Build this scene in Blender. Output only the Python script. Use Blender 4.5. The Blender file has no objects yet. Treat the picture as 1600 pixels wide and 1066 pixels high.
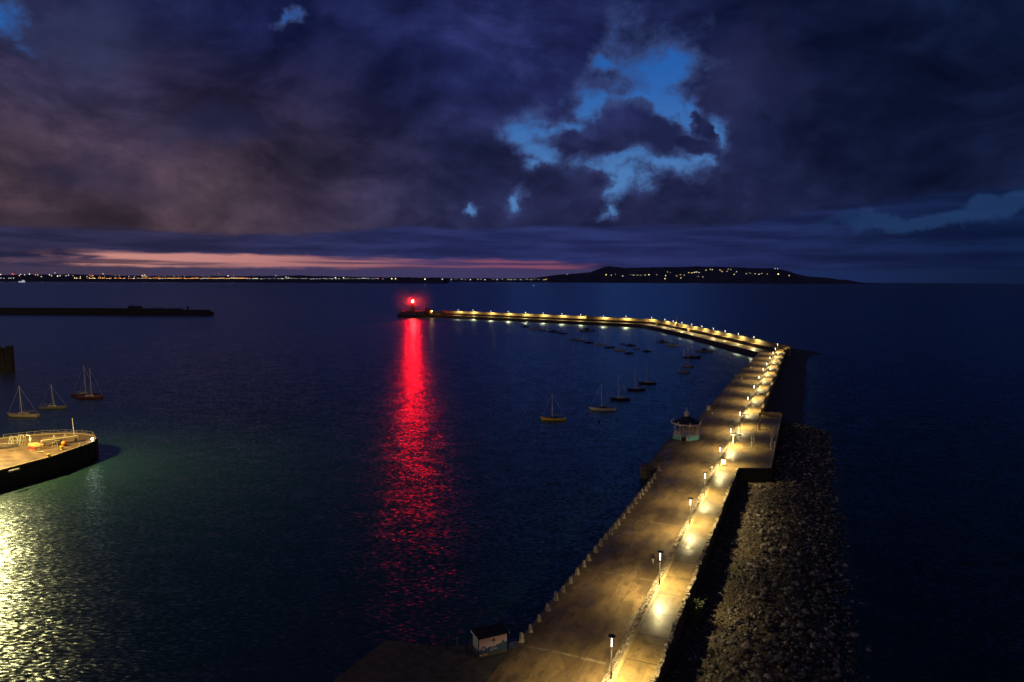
import bpy, math, random
from mathutils import Vector, Matrix
from mathutils import noise as mnoise
R = math.radians
random.seed(7)
scene = bpy.context.scene
COL = scene.collection
REARTH = 6.371e6

# ---------------------------------------------------------------- camera
F = 1100.0; PITCH = math.atan((533 - 434) / F); ROLL = 0.005; H = 50.0
fwd = Vector((0, math.cos(PITCH), -math.sin(PITCH)))
up0 = Vector((0, math.sin(PITCH), math.cos(PITCH)))
rt = math.cos(ROLL) * Vector((1, 0, 0)) + math.sin(ROLL) * up0
up = -math.sin(ROLL) * Vector((1, 0, 0)) + math.cos(ROLL) * up0
cam = bpy.data.cameras.new('camera'); camo = bpy.data.objects.new('camera', cam); COL.objects.link(camo)
cam.sensor_width = 36; cam.lens = 36 * F / 1600; cam.clip_end = 90000; cam.clip_start = 0.5
camo.matrix_world = Matrix(((rt.x, up.x, -fwd.x, 0), (rt.y, up.y, -fwd.y, 0), (rt.z, up.z, -fwd.z, H), (0, 0, 0, 1)))
scene.camera = camo

def ray(px, py): return fwd * F + rt * (px - 800) - up * (py - 533)
def G(px, py, z=0.0):                      # point of the ground plane z seen at a photo pixel (survey helper)
    d = ray(px, py); t = (z - H) / d.z
    return Vector((d.x * t, d.y * t, z))
def AT(px, py, y):                         # point at distance y
    d = ray(px, py); t = y / d.y
    return Vector((d.x * t, y, H + d.z * t))

# first arm of the pier: s across (right), u along
TH = R(22.834); O0 = Vector((10.493, 78.458)); TT = Vector((math.sin(TH), math.cos(TH))); NN = Vector((math.cos(TH), -math.sin(TH)))
ARMROT = -TH
ZL, ZU = 3.0, 4.6
def W(s, u, z=0.0):
    p = O0 + NN * s + TT * u
    return Vector((p.x, p.y, z))
def lerp(tab, u):
    if u <= tab[0][0]: return tab[0][1]
    for (a, b), (c, d) in zip(tab, tab[1:]):
        if u <= c: return b + (d - b) * (u - a) / (c - a)
    return tab[-1][1]
LEFT = [(-40, -12.3), (96, -12.1), (96.01, -13.6), (102, -15.4), (150, -15.4), (158, -11.9), (270, -10.9), (398, -7.4)]
BB = [(-40, 0), (100, .35), (200, 1.2), (420, 1.6)]
CC = [(-40, 1.65), (90, 2.2), (180, 2.75), (340, 3.45), (430, 3.9)]
DD = [(-40, 6.1), (97, 6.4), (172, 7.3), (430, 8.3)]

# ---------------------------------------------------------------- mesh builder
class MB:
    def __init__(s): s.v = []; s.f = []
    def add(s, vs, fs):
        o = len(s.v); s.v += [tuple(v) for v in vs]; s.f += [tuple(i + o for i in f) for f in fs]; return s
    def box(s, c, d, rz=0.0, taper=1.0, tilt=0.0):     # c = centre of base
        x, y, z = d[0] / 2, d[1] / 2, d[2]; t = taper
        P = [(-x, -y, 0), (x, -y, 0), (x, y, 0), (-x, y, 0), (-x * t, -y * t, z), (x * t, -y * t, z), (x * t, y * t, z), (-x * t, y * t, z)]
        m = Matrix.Rotation(rz, 3, 'Z') @ Matrix.Rotation(tilt, 3, 'Y')
        return s.add([m @ Vector(p) + Vector(c) for p in P], [(0, 3, 2, 1), (4, 5, 6, 7), (0, 1, 5, 4), (1, 2, 6, 5), (2, 3, 7, 6), (3, 0, 4, 7)])
    def tube(s, a, b, r0, r1=None, n=8, cap=True):
        r1 = r0 if r1 is None else r1
        a, b = Vector(a), Vector(b); d = (b - a).normalized()
        e = d.orthogonal().normalized(); g = d.cross(e)
        vs = []
        for p, r in ((a, r0), (b, r1)):
            for i in range(n):
                t = 2 * math.pi * i / n; vs.append(p + (e * math.cos(t) + g * math.sin(t)) * r)
        fs = [(i, (i + 1) % n, n + (i + 1) % n, n + i) for i in range(n)]
        if cap: fs += [tuple(range(n - 1, -1, -1)), tuple(range(n, 2 * n))]
        return s.add(vs, fs)
    def lathe(s, c, prof, n=16, rot=0.0):              # prof: (radius, z)
        vs = []; fs = []
        for r, z in prof:
            for i in range(n):
                t = 2 * math.pi * i / n + rot; vs.append((c[0] + r * math.cos(t), c[1] + r * math.sin(t), c[2] + z))
        for k in range(len(prof) - 1):
            for i in range(n):
                fs.append((k * n + i, k * n + (i + 1) % n, (k + 1) * n + (i + 1) % n, (k + 1) * n + i))
        fs.append(tuple(range(n - 1, -1, -1))); fs.append(tuple(range((len(prof) - 1) * n, len(prof) * n)))
        return s.add(vs, fs)
    def prism(s, poly, z0, z1, bottom=True):           # poly counter-clockwise from above
        n = len(poly)
        vs = [(p[0], p[1], z0) for p in poly] + [(p[0], p[1], z1) for p in poly]
        fs = [(i, (i + 1) % n, n + (i + 1) % n, n + i) for i in range(n)] + [tuple(range(n, 2 * n))]
        if bottom: fs.append(tuple(range(n - 1, -1, -1)))
        return s.add(vs, fs)
    def strip(s, rows):                                 # grid of rows of points
        m = len(rows[0]); vs = [p for r in rows for p in r]
        fs = [(i * m + j, i * m + j + 1, (i + 1) * m + j + 1, (i + 1) * m + j) for i in range(len(rows) - 1) for j in range(m - 1)]
        return s.add(vs, fs)
    def loft(s, rings, cap=True):                       # closed rings
        m = len(rings[0]); vs = [p for r in rings for p in r]
        fs = [(i * m + j, i * m + (j + 1) % m, (i + 1) * m + (j + 1) % m, (i + 1) * m + j) for i in range(len(rings) - 1) for j in range(m)]
        if cap: fs += [tuple(range(m - 1, -1, -1)), tuple(range((len(rings) - 1) * m, len(rings) * m))]
        return s.add(vs, fs)
    def build(s, name, mat, parent=None, smooth=False):
        me = bpy.data.meshes.new(name); me.from_pydata(s.v, [], s.f); me.validate(); me.update()
        if mat: me.materials.append(mat)
        if smooth: me.polygons.foreach_set('use_smooth', [True] * len(me.polygons))
        o = bpy.data.objects.new(name, me); COL.objects.link(o)
        if parent: o.parent = parent
        return o
def tag(o, label=None, cat=None, group=None, kind=None):
    if label: o['label'] = label
    if cat: o['category'] = cat
    if group: o['group'] = group
    if kind: o['kind'] = kind
    return o
def empty(name, loc, rz=0.0, label=None, cat=None, group=None):
    o = bpy.data.objects.new(name, None); o.empty_display_size = .3; o.location = loc; o.rotation_euler = (0, 0, rz)
    COL.objects.link(o); return tag(o, label, cat, group)
def copy_tree(o, parent=None):
    c = o.copy(); COL.objects.link(c)
    if parent: c.parent = parent
    for ch in list(o.children): copy_tree(ch, c)
    return c
ORD = ['nearest', 'second', 'third', 'fourth', 'fifth', 'sixth', 'seventh', 'eighth', 'ninth', 'tenth', 'eleventh', 'twelfth', 'thirteenth', 'fourteenth',
       'fifteenth', 'sixteenth', 'seventeenth', 'eighteenth', 'nineteenth', 'twentieth', 'twenty first', 'twenty second', 'twenty third', 'twenty fourth',
       'twenty fifth', 'twenty sixth', 'twenty seventh', 'twenty eighth', 'twenty ninth', 'thirtieth']

# ---------------------------------------------------------------- node helper
class NT:
    def __init__(s, tree): s.t = tree; s.n = tree.nodes; s.l = tree.links
    def new(s, typ, **kw):
        n = s.n.new(typ)
        for k, v in kw.items(): setattr(n, k, v)
        return n
    def put(s, sock, v):
        if isinstance(v, S): s.l.new(v.o, sock)
        elif v is not None:
            if hasattr(sock, 'default_value'):
                if isinstance(v, (tuple, list)) and len(v) == 3 and len(sock.default_value) == 4: v = (*v, 1)
                sock.default_value = v
    def m(s, op, a, b=None, c=None):
        n = s.new('ShaderNodeMath', operation=op)
        for i, v in enumerate((a, b, c)):
            if v is not None: s.put(n.inputs[i], v)
        return S(s, n.outputs[0])
    def clamp01(s, a): return s.m('MINIMUM', s.m('MAXIMUM', a, 0.0), 1.0)
    def sstep(s, a, lo, hi):
        n = s.new('ShaderNodeMapRange', interpolation_type='SMOOTHSTEP')
        s.put(n.inputs[0], a); n.inputs[1].default_value = lo; n.inputs[2].default_value = hi
        return S(s, n.outputs[0])
    def mix(s, f, a, b):
        n = s.new('ShaderNodeMix', data_type='RGBA'); s.put(n.inputs[0], f); s.put(n.inputs[6], a); s.put(n.inputs[7], b)
        return S(s, n.outputs[2])
    def addc(s, a, b, f=1.0):
        n = s.new('ShaderNodeMix', data_type='RGBA', blend_type='ADD'); s.put(n.inputs[0], f); s.put(n.inputs[6], a); s.put(n.inputs[7], b)
        return S(s, n.outputs[2])
    def mulc(s, a, b, f=1.0):
        n = s.new('ShaderNodeMix', data_type='RGBA', blend_type='MULTIPLY'); s.put(n.inputs[0], f); s.put(n.inputs[6], a); s.put(n.inputs[7], b)
        return S(s, n.outputs[2])
    def xyz(s, v):
        n = s.new('ShaderNodeSeparateXYZ'); s.put(n.inputs[0], v); return [S(s, o) for o in n.outputs]
    def vec(s, x, y, z):
        n = s.new('ShaderNodeCombineXYZ')
        for i, v in enumerate((x, y, z)): s.put(n.inputs[i], v)
        return S(s, n.outputs[0])
    def coord(s, which='Object'): return S(s, s.new('ShaderNodeTexCoord').outputs[which])
    def noise(s, vec, scale, detail=4, rough=.55, color=False, dist=0.0):
        n = s.new('ShaderNodeTexNoise'); s.put(n.inputs['Vector'], vec); n.inputs['Scale'].default_value = scale
        n.inputs['Detail'].default_value = detail; n.inputs['Roughness'].default_value = rough; n.inputs['Distortion'].default_value = dist
        return S(s, n.outputs[1 if color else 0])
    def voro(s, vec, scale, feature='F1', out='Distance', rnd=1.0):
        n = s.new('ShaderNodeTexVoronoi', feature=feature); s.put(n.inputs['Vector'], vec); n.inputs['Scale'].default_value = scale
        n.inputs['Randomness'].default_value = rnd
        return S(s, n.outputs[out])
    def bump(s, h, strength=.5, dist=.05, normal=None):
        n = s.new('ShaderNodeBump'); s.put(n.inputs['Height'], h); n.inputs['Strength'].default_value = strength; n.inputs['Distance'].default_value = dist
        return S(s, n.outputs[0])
class S:
    def __init__(s, n, o): s.n = n; s.o = o
    def __add__(s, b): return s.n.m('ADD', s, b)
    __radd__ = __add__
    def __mul__(s, b): return s.n.m('MULTIPLY', s, b)
    __rmul__ = __mul__
    def __sub__(s, b): return s.n.m('SUBTRACT', s, b)
    def __rsub__(s, b): return s.n.m('SUBTRACT', b, s)
    def __truediv__(s, b): return s.n.m('DIVIDE', s, b)
    def max(s, b): return s.n.m('MAXIMUM', s, b)
    def min(s, b): return s.n.m('MINIMUM', s, b)

MATS = {}
def newmat(name):
    m = bpy.data.materials.new(name); m.use_nodes = True; t = NT(m.node_tree)
    b = m.node_tree.nodes['Principled BSDF']
    return m, t, b
def simple(name, col, rough=.6, metal=0.0, var=.25, scale=3.0, bump=.15):
    if name in MATS: return MATS[name]
    m, t, b = newmat(name); p = t.coord('Object')
    n = t.noise(p, scale, 5, .6)
    c = t.mix(t.sstep(n, .3, .7), tuple(x * (1 - var) for x in col), tuple(min(1, x * (1 + var)) for x in col))
    t.put(b.inputs['Base Color'], c); t.put(b.inputs['Roughness'], t.clamp01(n * .3 + (rough - .15))); b.inputs['Metallic'].default_value = metal
    if bump: t.put(b.inputs['Normal'], t.bump(n, bump, .03))
    MATS[name] = m; return m
def glow(name, col, strength, sample=True):
    if name in MATS: return MATS[name]
    m = bpy.data.materials.new(name); m.use_nodes = True; nt = m.node_tree; nt.nodes.clear()
    e = nt.nodes.new('ShaderNodeEmission'); e.inputs[0].default_value = (*col, 1); e.inputs[1].default_value = strength
    o = nt.nodes.new('ShaderNodeOutputMaterial'); nt.links.new(e.outputs[0], o.inputs[0])
    if not sample: m.cycles.emission_sampling = 'NONE'
    MATS[name] = m; return m

def arm_coords(t):
    x, y, z = t.xyz(t.coord('Object'))
    dx, dy = x - O0.x, y - O0.y
    return dx * NN.x + dy * NN.y, dx * TT.x + dy * TT.y, z, t.vec(x, y, z)

def mat_water():
    m, t, b = newmat('sea_water'); p = t.coord('Object'); x, y, z = t.xyz(p)
    q = t.vec(x * .75, y * 1.15, 0.0)
    n1 = t.noise(q, .22, 3, .62, color=True)      # swell and chop
    n2 = t.noise(t.vec(x * .55, y * 1.25, 3.7), 1.85, 4, .62, color=True)
    patch = t.sstep(t.noise(t.vec(x * .35, y, 9.0), .018, 3, .5), .3, .72)
    a1, b1, c1 = t.xyz(n1); a2, b2, c2 = t.xyz(n2)
    k = patch * .35 + .75
    sx = ((a1 - .5) * .26 + (a2 - .5) * 1.08) * k
    sy = ((b1 - .5) * .26 + (b2 - .5) * 1.08) * k
    v = t.new('ShaderNodeVectorMath', operation='NORMALIZE'); t.put(v.inputs[0], t.vec(sx, sy, 1.0)); nrm = S(t, v.outputs[0])
    df = t.new('ShaderNodeBsdfDiffuse'); df.inputs[0].default_value = (.010, .042, .037, 1)
    gl_ = t.new('ShaderNodeBsdfAnisotropic'); gl_.inputs['Color'].default_value = (.54, .74, .93, 1); gl_.inputs['Roughness'].default_value = .27; t.put(gl_.inputs['Normal'], nrm)
    fr_ = t.new('ShaderNodeFresnel'); fr_.inputs['IOR'].default_value = 1.33; t.put(fr_.inputs['Normal'], nrm)
    mxs = t.new('ShaderNodeMixShader'); t.l.new(fr_.outputs[0], mxs.inputs[0]); t.l.new(df.outputs[0], mxs.inputs[1]); t.l.new(gl_.outputs[0], mxs.inputs[2])
    t.n.remove(b); t.l.new(mxs.outputs[0], t.n['Material Output'].inputs[0])
    return m
def mat_lower():
    m, t, b = newmat('wet_lower_pavement'); s, u, z, p = arm_coords(t)
    big = t.noise(t.vec(s * .5, u * .16, 1.0), .5, 5, .6); fine = t.noise(p, 5.0, 6, .65); mid = t.noise(p, .35, 4, .55)
    c = t.mix(t.sstep(big, .3, .7), (.135, .089, .042), (.24, .162, .076))
    c = t.mulc(c, t.mix(t.sstep(fine, .25, .75), (.72, .72, .74), (1.2, 1.18, 1.12)))
    pat = t.voro(t.vec(s * .5 + (mid - .5) * .8, u * .22, 2.0), .8, 'F1', 'Color', .9); pr_, pg_, pb_ = t.xyz(pat)
    c = t.mulc(c, t.mix(pr_, (.72, .72, .75), (1.28, 1.24, 1.2)))
    st = t.sstep(t.noise(t.vec(s * .8, u * .35, 11.0), 1.1, 6, .65), .50, .62)
    c = t.mix(st * .55, c, (.055, .040, .028))
    # rows of granite setts across the quay, and lengthwise seams
    w = t.m('PINGPONG', u - 4.0 + (t.noise(p, .8, 2) - .5) * .5, 13.0)
    set_ = (1.0 - t.sstep(w, .16, .34)) * t.sstep(t.noise(t.vec(s, u * .1, 0.0), .9, 3), .38, .6)
    c = t.mix(set_ * .7, c, (.33, .26, .17))
    seam = 1.0 - t.sstep(t.m('PINGPONG', s + 2.6 + (mid - .5) * .25, 2.15), .02, .06)
    c = t.mix(seam * .45, c, (.05, .036, .025))
    t.put(b.inputs['Base Color'], c)
    wet = t.sstep(t.noise(t.vec(s * .9, u * .3, 5.0), .55, 4, .6), .42, .66)
    t.put(b.inputs['Roughness'], .62 - wet * .33); b.inputs['Specular IOR Level'].default_value = .35
    t.put(b.inputs['Normal'], t.bump(fine, .35, .02))
    return m
def mat_upper():
    m, t, b = newmat('wet_walkway_concrete'); s, u, z, p = arm_coords(t)
    big = t.noise(t.vec(s * .5, u * .3, 1.0), .6, 5, .6); fine = t.noise(p, 6.0, 6, .65)
    c = t.mix(t.sstep(big, .3, .7), (.23, .155, .062), (.34, .235, .098))
    c = t.mulc(c, t.mix(t.sstep(fine, .25, .75), (.78, .78, .8), (1.15, 1.14, 1.1)))
    wob = (t.noise(p, .7, 2) - .5) * .25
    jt = 1.0 - t.sstep(t.m('PINGPONG', u + 3.0 + wob, 3.2), .05, .14)
    c = t.mix(jt * .85, c, (.07, .05, .028))
    pat = t.voro(t.vec(s * .2, t.m('FLOOR', (u + 3.0) / 6.4) * 3.7, 2.0), 1.0, 'F1', 'Color', 1.0); pr_, pg_, pb_ = t.xyz(pat)
    c = t.mulc(c, t.mix(pr_, (.74, .74, .78), (1.22, 1.2, 1.15)))
    st = t.sstep(t.noise(t.vec(s, u * .6, 11.0), .9, 6, .65), .50, .64)
    c = t.mix(st * .5, c, (.085, .06, .03))
    moss = t.sstep(s, 5.2, 6.0) * t.sstep(t.noise(p, 1.4, 4, .6), .45, .62)
    c = t.mix(moss * .6, c, (.09, .085, .03))
    t.put(b.inputs['Base Color'], c)
    slab = t.noise(t.vec(s * .25, u * .16, 7.0), .9, 4, .6)
    wet = t.sstep(slab, .36, .60)
    t.put(b.inputs['Roughness'], .56 - wet * .10 + (fine - .5) * .3); t.put(b.inputs['Coat Weight'], wet * .45); t.put(b.inputs['Coat Roughness'], t.clamp01(.31 + (t.noise(p, 1.6, 4, .6) - .5) * .5)); b.inputs['Coat IOR'].default_value = 1.33; b.inputs['Specular IOR Level'].default_value = .32
    t.put(b.inputs['Normal'], t.bump(fine * .6 + t.noise(p, .9, 4, .6) * 2.2, .55, .035))
    return m
def mat_stone(name, c0, c1, scale=1.4, rough=.75, bumpd=.12):
    if name in MATS: return MATS[name]
    m, t, b = newmat(name); p = t.coord('Object')
    wp = t.vec(*[a + (t.noise(p, 1.5, 2) - .5) * .5 for a in t.xyz(p)])
    cell = t.voro(wp, scale, 'F1', 'Color'); e = t.voro(wp, scale, 'DISTANCE_TO_EDGE', 'Distance')
    cr, cg, cb = t.xyz(cell); n = t.noise(p, 4, 6, .65)
    c = t.mix(t.clamp01(cr * .7 + (n - .35) * .8), c0, c1)
    j = t.sstep(e, .01, .07)
    c = t.mix(j, tuple(x * .3 for x in c0), c)
    t.put(b.inputs['Base Color'], c); b.inputs['Roughness'].default_value = rough
    t.put(b.inputs['Normal'], t.bump(j * .6 + n * .5 + cg * .3, .7, bumpd))
    MATS[name] = m; return m
def mat_rock():
    m, t, b = newmat('boulder_granite'); p = t.coord('Object')
    oi = t.new('ShaderNodeObjectInfo'); geo = t.new('ShaderNodeNewGeometry')
    rnd = S(t, geo.outputs['Random Per Island']); rnd2 = S(t, oi.outputs['Random'])
    n = t.noise(p, 2.2, 6, .65); r = t.m('FRACT', rnd + rnd2)
    c = t.mix(t.m('POWER', r, 2.2), (.050, .044, .037), (.46, .40, .335)); c = t.mulc(c, t.mix(t.sstep(n, .3, .7), (.5, .5, .52), (1.2, 1.15, 1.1)))
    t.put(b.inputs['Base Color'], c); t.put(b.inputs['Roughness'], n * .4 + .45)
    t.put(b.inputs['Normal'], t.bump(n, .6, .15))
    return m
M_WATER = mat_water(); M_LOW = mat_lower(); M_UP = mat_upper(); M_ROCK = mat_rock()
M_RUBBLE = mat_stone('rubble_granite', (.16, .11, .06), (.66, .56, .40), 1.7)
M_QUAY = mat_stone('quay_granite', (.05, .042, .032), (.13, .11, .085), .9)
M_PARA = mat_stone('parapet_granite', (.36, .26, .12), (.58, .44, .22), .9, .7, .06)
M_SLOPE = mat_stone('pitched_stone', (.09, .07, .05), (.24, .19, .13), .8)
M_COPE = simple('coping_granite', (.36, .27, .12), .6, 0, .25, 1.5)
M_DARKM = simple('dark_painted_steel', (.035, .036, .04), .45, .3)
M_POLE = simple('lamp_pole_grey', (.62, .59, .52), .4, .1)
M_WHITE = simple('white_paint', (.72, .70, .66), .5)
M_ALU = simple('mast_aluminium', (.62, .60, .58), .45, .1)
M_LAMP = glow('lamp_tube_glow', (1.0, .93, .72), 9, False)

# ---------------------------------------------------------------- sea
mb = MB(); rows = []
radii = [0.0, 60, 140, 260, 420, 650, 1000, 1600, 2500, 4000, 6000, 9000, 12000, 16000, 20000, 24000, 30000, 40000, 60000]
for r in radii[1:]:
    rows.append([(r * math.cos(2 * math.pi * i / 128), r * math.sin(2 * math.pi * i / 128), -r * r / (2 * REARTH)) for i in range(129)])
mb.strip(rows); mb.v.append((0, 0, 0)); c = len(mb.v) - 1
for i in range(128): mb.f.append((c, i + 1, i))
mb.f = [tuple(reversed(f)) if len(f) == 4 else tuple(reversed(f)) for f in mb.f]
sea = mb.build('sea', M_WATER, smooth=True); tag(sea, kind='structure')

# ---------------------------------------------------------------- pier, first arm
def us(a, b, st):
    n = max(1, round((b - a) / st)); return [a + (b - a) * i / n for i in range(n + 1)]
U0, U1 = -34.0, 396.0
breaks = sorted(set(us(U0, U1, 6.0) + [96.0, 96.01, 102, 150, 158]))
rows = []
for u in breaks:
    l, b_ = lerp(LEFT, u) + (.28 if u > 4 else -.02), lerp(BB, u)
    rows.append([W(l + (b_ - l) * k / 6, u, ZL + .07 * math.sin(k / 6 * math.pi)) for k in range(7)])
o = MB().strip(rows).build('pavement', M_LOW); tag(o, kind='structure')
rows = []
for u in us(U0, 436, 5.0):
    l, r_ = lerp(CC, u) + .34, lerp(DD, u) - .05
    rows.append([W(l + (r_ - l) * k / 4, u, ZU) for k in range(5)])
o = MB().strip(rows).build('path', M_UP); tag(o, kind='structure')

# quay wall of the first arm (vertical inner face with coping) - solid
def wall_along(pts_in, pts_out, z0, z1):
    """solid strip between two polylines"""
    rings = [[(a.x, a.y, z0), (b.x, b.y, z0), (b.x, b.y, z1), (a.x, a.y, z1)] for a, b in zip(pts_in, pts_out)]
    return MB().loft(rings)
ub = sorted(set(us(U0, U1, 12.0) + [95.9, 96.02, 102, 150, 158]))
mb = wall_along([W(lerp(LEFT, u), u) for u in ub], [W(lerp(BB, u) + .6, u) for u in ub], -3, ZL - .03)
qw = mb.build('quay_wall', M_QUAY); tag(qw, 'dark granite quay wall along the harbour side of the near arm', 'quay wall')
uc = [4.4] + [u for u in ub if u > 4.4]
mb = wall_along([W(lerp(LEFT, u) - .03, u) for u in uc], [W(lerp(LEFT, u) + .45, u) for u in uc], ZL - .35, ZL + .06)
mb.build('coping', simple('quay_coping', (.10, .085, .062), .65), qw)

# rubble slope between the two levels, jittered courses
rng = random.Random(3); rows = []
for i, u in enumerate(us(U0, 190, .42) + us(190.8, 430, .9)):
    b_, c_ = lerp(BB, u), lerp(CC, u)
    row = []
    for k in range(7):
        f = k / 6; j = 0 if k in (0, 6) else 1
        row.append(W(b_ + (c_ - b_) * f + j * rng.uniform(-.12, .12), u + j * rng.uniform(-.12, .12), ZL - .06 + (ZU - ZL + .02) * f + j * rng.uniform(-.16, .16)))
    rows.append(row)
rw = MB().strip(rows).build('retaining_wall', M_RUBBLE); tag(rw, 'sloping rubble stone bank between lower promenade and raised walkway', 'stone wall')
uu = us(U0, 430, 4.0)
wall_along([W(lerp(CC, u) - .06, u) for u in uu], [W(lerp(CC, u) + .36, u) for u in uu], ZU - .5, ZU + .07).build('coping', M_COPE, rw)

# body of the walkway (outer face) + parapets
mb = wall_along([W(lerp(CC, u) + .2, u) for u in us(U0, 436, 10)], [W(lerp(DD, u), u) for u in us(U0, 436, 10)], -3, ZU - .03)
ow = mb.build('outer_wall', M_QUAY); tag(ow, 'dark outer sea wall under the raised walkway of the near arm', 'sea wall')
rng = random.Random(11); mb = MB(); u = U0
while u < 97:
    ln = rng.uniform(.5, 1.3); h = rng.uniform(.12, .42)
    mb.box(W(lerp(DD, u) + .05 + rng.uniform(-.12, .12), u + ln / 2, ZU - .06), (rng.uniform(.42, .6), ln * rng.uniform(.8, .97), h), ARMROT + rng.uniform(-.08, .08), rng.uniform(.8, .97))
    u += ln
mb.build('edge_stones', M_RUBBLE, ow)
up_ = us(171.6, 436, 5.0)
mb = wall_along([W(lerp(DD, u) - .02, u) for u in up_], [W(lerp(DD, u) + .75, u) for u in up_], ZU - .5, 6.45)
pw = mb.build('parapet_wall', M_PARA); tag(pw, 'tall granite parapet along the seaward edge beyond the viewing platform', 'wall')
mb = MB(); rng = random.Random(4); u = 171.7
while u < 435:
    ln = rng.uniform(1.6, 2.6); mb.box(W(lerp(DD, u) + .36, u + ln / 2, 6.44), (.95, ln * .97, .16 + rng.uniform(0, .07)), ARMROT); u += ln
mb.build('coping', M_COPE, pw)

# platform (old battery) on the seaward side
PL = [W(6.35, 98.0), W(14.1, 101.0), W(14.1, 171.0), W(7.28, 171.0)]
pf = MB().prism(PL, -2, ZU - .012).build('viewing_platform', simple('shade_toned_granite', (.022, .019, .016), .8)); tag(pf, 'wide stone viewing platform jutting seaward beside the walkway', 'platform')  # near-black base colour stands in for the unlit side of the wall
PLs = [W(6.36, 98.25), W(13.95, 101.2), W(13.95, 170.9), W(7.3, 170.9)]
MB().prism(PLs, ZU - .02, ZU + .004, False).build('paving', M_UP, pf)
mb = MB().prism([W(8.05, 170.55), W(14.1, 170.55), W(14.1, 171.3), W(8.05, 171.3)], ZU - .3, ZU + 1.1)
o = mb.build('low_wall', M_PARA); tag(o, 'low brown stone wall closing the far end of the viewing platform', 'wall')
# railing on the platform's sea edge
rl = empty('railing', W(13.8, 101.3, ZU), 0, 'thin metal railing along the seaward edge of the viewing platform', 'railing')
def local(o, p): return Vector(p) - Vector(o.location)
mb = MB()
for z in (.55, 1.08): mb.tube(local(rl, W(13.8, 101.3, ZU + z)), local(rl, W(13.8, 170.4, ZU + z)), .03, n=6)
mb.build('rail', M_POLE, rl)
mb0 = None
for u in us(101.3, 170.4, 3.0):
    MB().tube(local(rl, W(13.8, u, ZU)), local(rl, W(13.8, u, ZU + 1.1)), .035, n=6).build('post', M_POLE, rl)

# ---------------------------------------------------------------- sea slope outside the pier and ground under the boulders
def gz(s, u):
    if u > 176:
        a = min(1, max(0, (s - 8) / 15.0)); return 2.3 * (1 - a) - .55 * a
    a = (s - 6) / 24.0
    base = 1.0 + .35 * math.sin(min(1, max(0, (s - 9) / 14)) * math.pi) - 1.7 * max(0, a - .6) / .4
    return base
rows = []
for u in us(-34, 176, 1.0):
    rows.append([W(s, u, gz(s, u) + .35 * mnoise.noise(Vector((s * .5, u * .5, 0))) + .25 * mnoise.noise(Vector((s * 1.4, u * 1.4, 4)))) for s in [5.8 + k * .6 for k in range(46)]])
M_EARTH = simple('rubble_earth', (.085, .06, .034), .8, 0, .5, 1.6, .8)
o = MB().strip(rows).build('ground', M_EARTH, smooth=True); tag(o, kind='structure')
rows = []
for u in us(171, 452, 4.0):
    e = max(0, u - 400)
    rows.append([W(7.0 + (k / 10) * (16.5 + e * .12 + 1.6 * mnoise.noise(Vector((u * .11, 5, 2)))), u, 2.4 - 2.9 * (k / 10) + .22 * mnoise.noise(Vector((k * .8, u * .2, 1)))) for k in range(11)])
o = MB().strip(rows).build('outer_slope', M_SLOPE, smooth=True); tag(o, kind='structure')
# ground at the outer corner
tip = [W(24, 428, -.4), W(36, 436, -.5), W(22, 452, -.4), W(4, 458, -.4)]
mb = MB(); cpt = W(11, 440, 2.6); mb.add([cpt] + tip + [W(2, 430, 2.2), W(9, 410, 2.3), W(23, 410, -.5)], [(0, 1, 2), (0, 2, 3), (0, 3, 4), (0, 4, 5), (0, 5, 6), (0, 6, 7), (0, 7, 1)])
o = mb.build('corner_slope', M_SLOPE); tag(o, kind='structure')

# boulders
def ico(sub):
    import bmesh
    bm = bmesh.new(); bmesh.ops.create_icosphere(bm, subdivisions=sub, radius=1.0)
    v = [x.co.copy() for x in bm.verts]; f = [tuple(a.index for a in x.verts) for x in bm.faces]; bm.free(); return v, f
ICO1 = ico(1); ICO2 = ico(2)
def rockverts(src, seed, sc):
    r = random.Random(seed); off = Vector((r.uniform(0, 90), r.uniform(0, 90), r.uniform(0, 90))); out = []
    planes = [(Vector((r.uniform(-1, 1), r.uniform(-1, 1), r.uniform(-1, 1))).normalized(), r.uniform(.55, .85)) for _ in range(7)]
    for v in src:
        p = v * (1 + .3 * mnoise.noise(v * 1.3 + off))
        for n, d in planes:
            k = p.dot(n)
            if k > d: p = p - n * (k - d)
        out.append(Vector((p.x * sc[0], p.y * sc[1], p.z * sc[2])))
    return out
rng = random.Random(21)
variants = []
for k in range(10):
    me = bpy.data.meshes.new('boulder'); vs = rockverts(ICO2[0], 100 + k, (1, rng.uniform(.6, .9), rng.uniform(.5, .75)))
    me.from_pydata([tuple(v) for v in vs], [], ICO2[1]); me.materials.append(M_ROCK); me.update(); variants.append(me)
spots = []
while len(spots) < 7800:
    u = rng.uniform(-18, 178); edge = (29.6 if u > 45 else 29.6 + (45 - u) * .06) + 2.2 * mnoise.noise(Vector((u * .09, 3, 0)))
    s = rng.uniform(8.6, edge)
    if 97 < u < 173 and s < 14.6: continue
    inner = 12.0 + 5.5 * mnoise.noise(Vector((u * .045, 0, 7)))
    if s < inner and rng.random() > .12: continue
    sz = rng.choice([.16, .2, .22, .26, .3, .33, .38, .44, .54]) * rng.uniform(.7, 1.35)
    spots.append((s, u, sz))
spots.sort(key=lambda q: -q[2] / (W(q[0], q[1]) - Vector((0, 0, H))).length)
cnt = 0; rest = MB()
special = [(10.2, 88, .8, 'large pale boulder at the inner edge of the heap, lying alone near the shadowed wall'), (12.3, 95, .85, 'tan flat boulder beside the foot of the viewing platform')]
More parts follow.
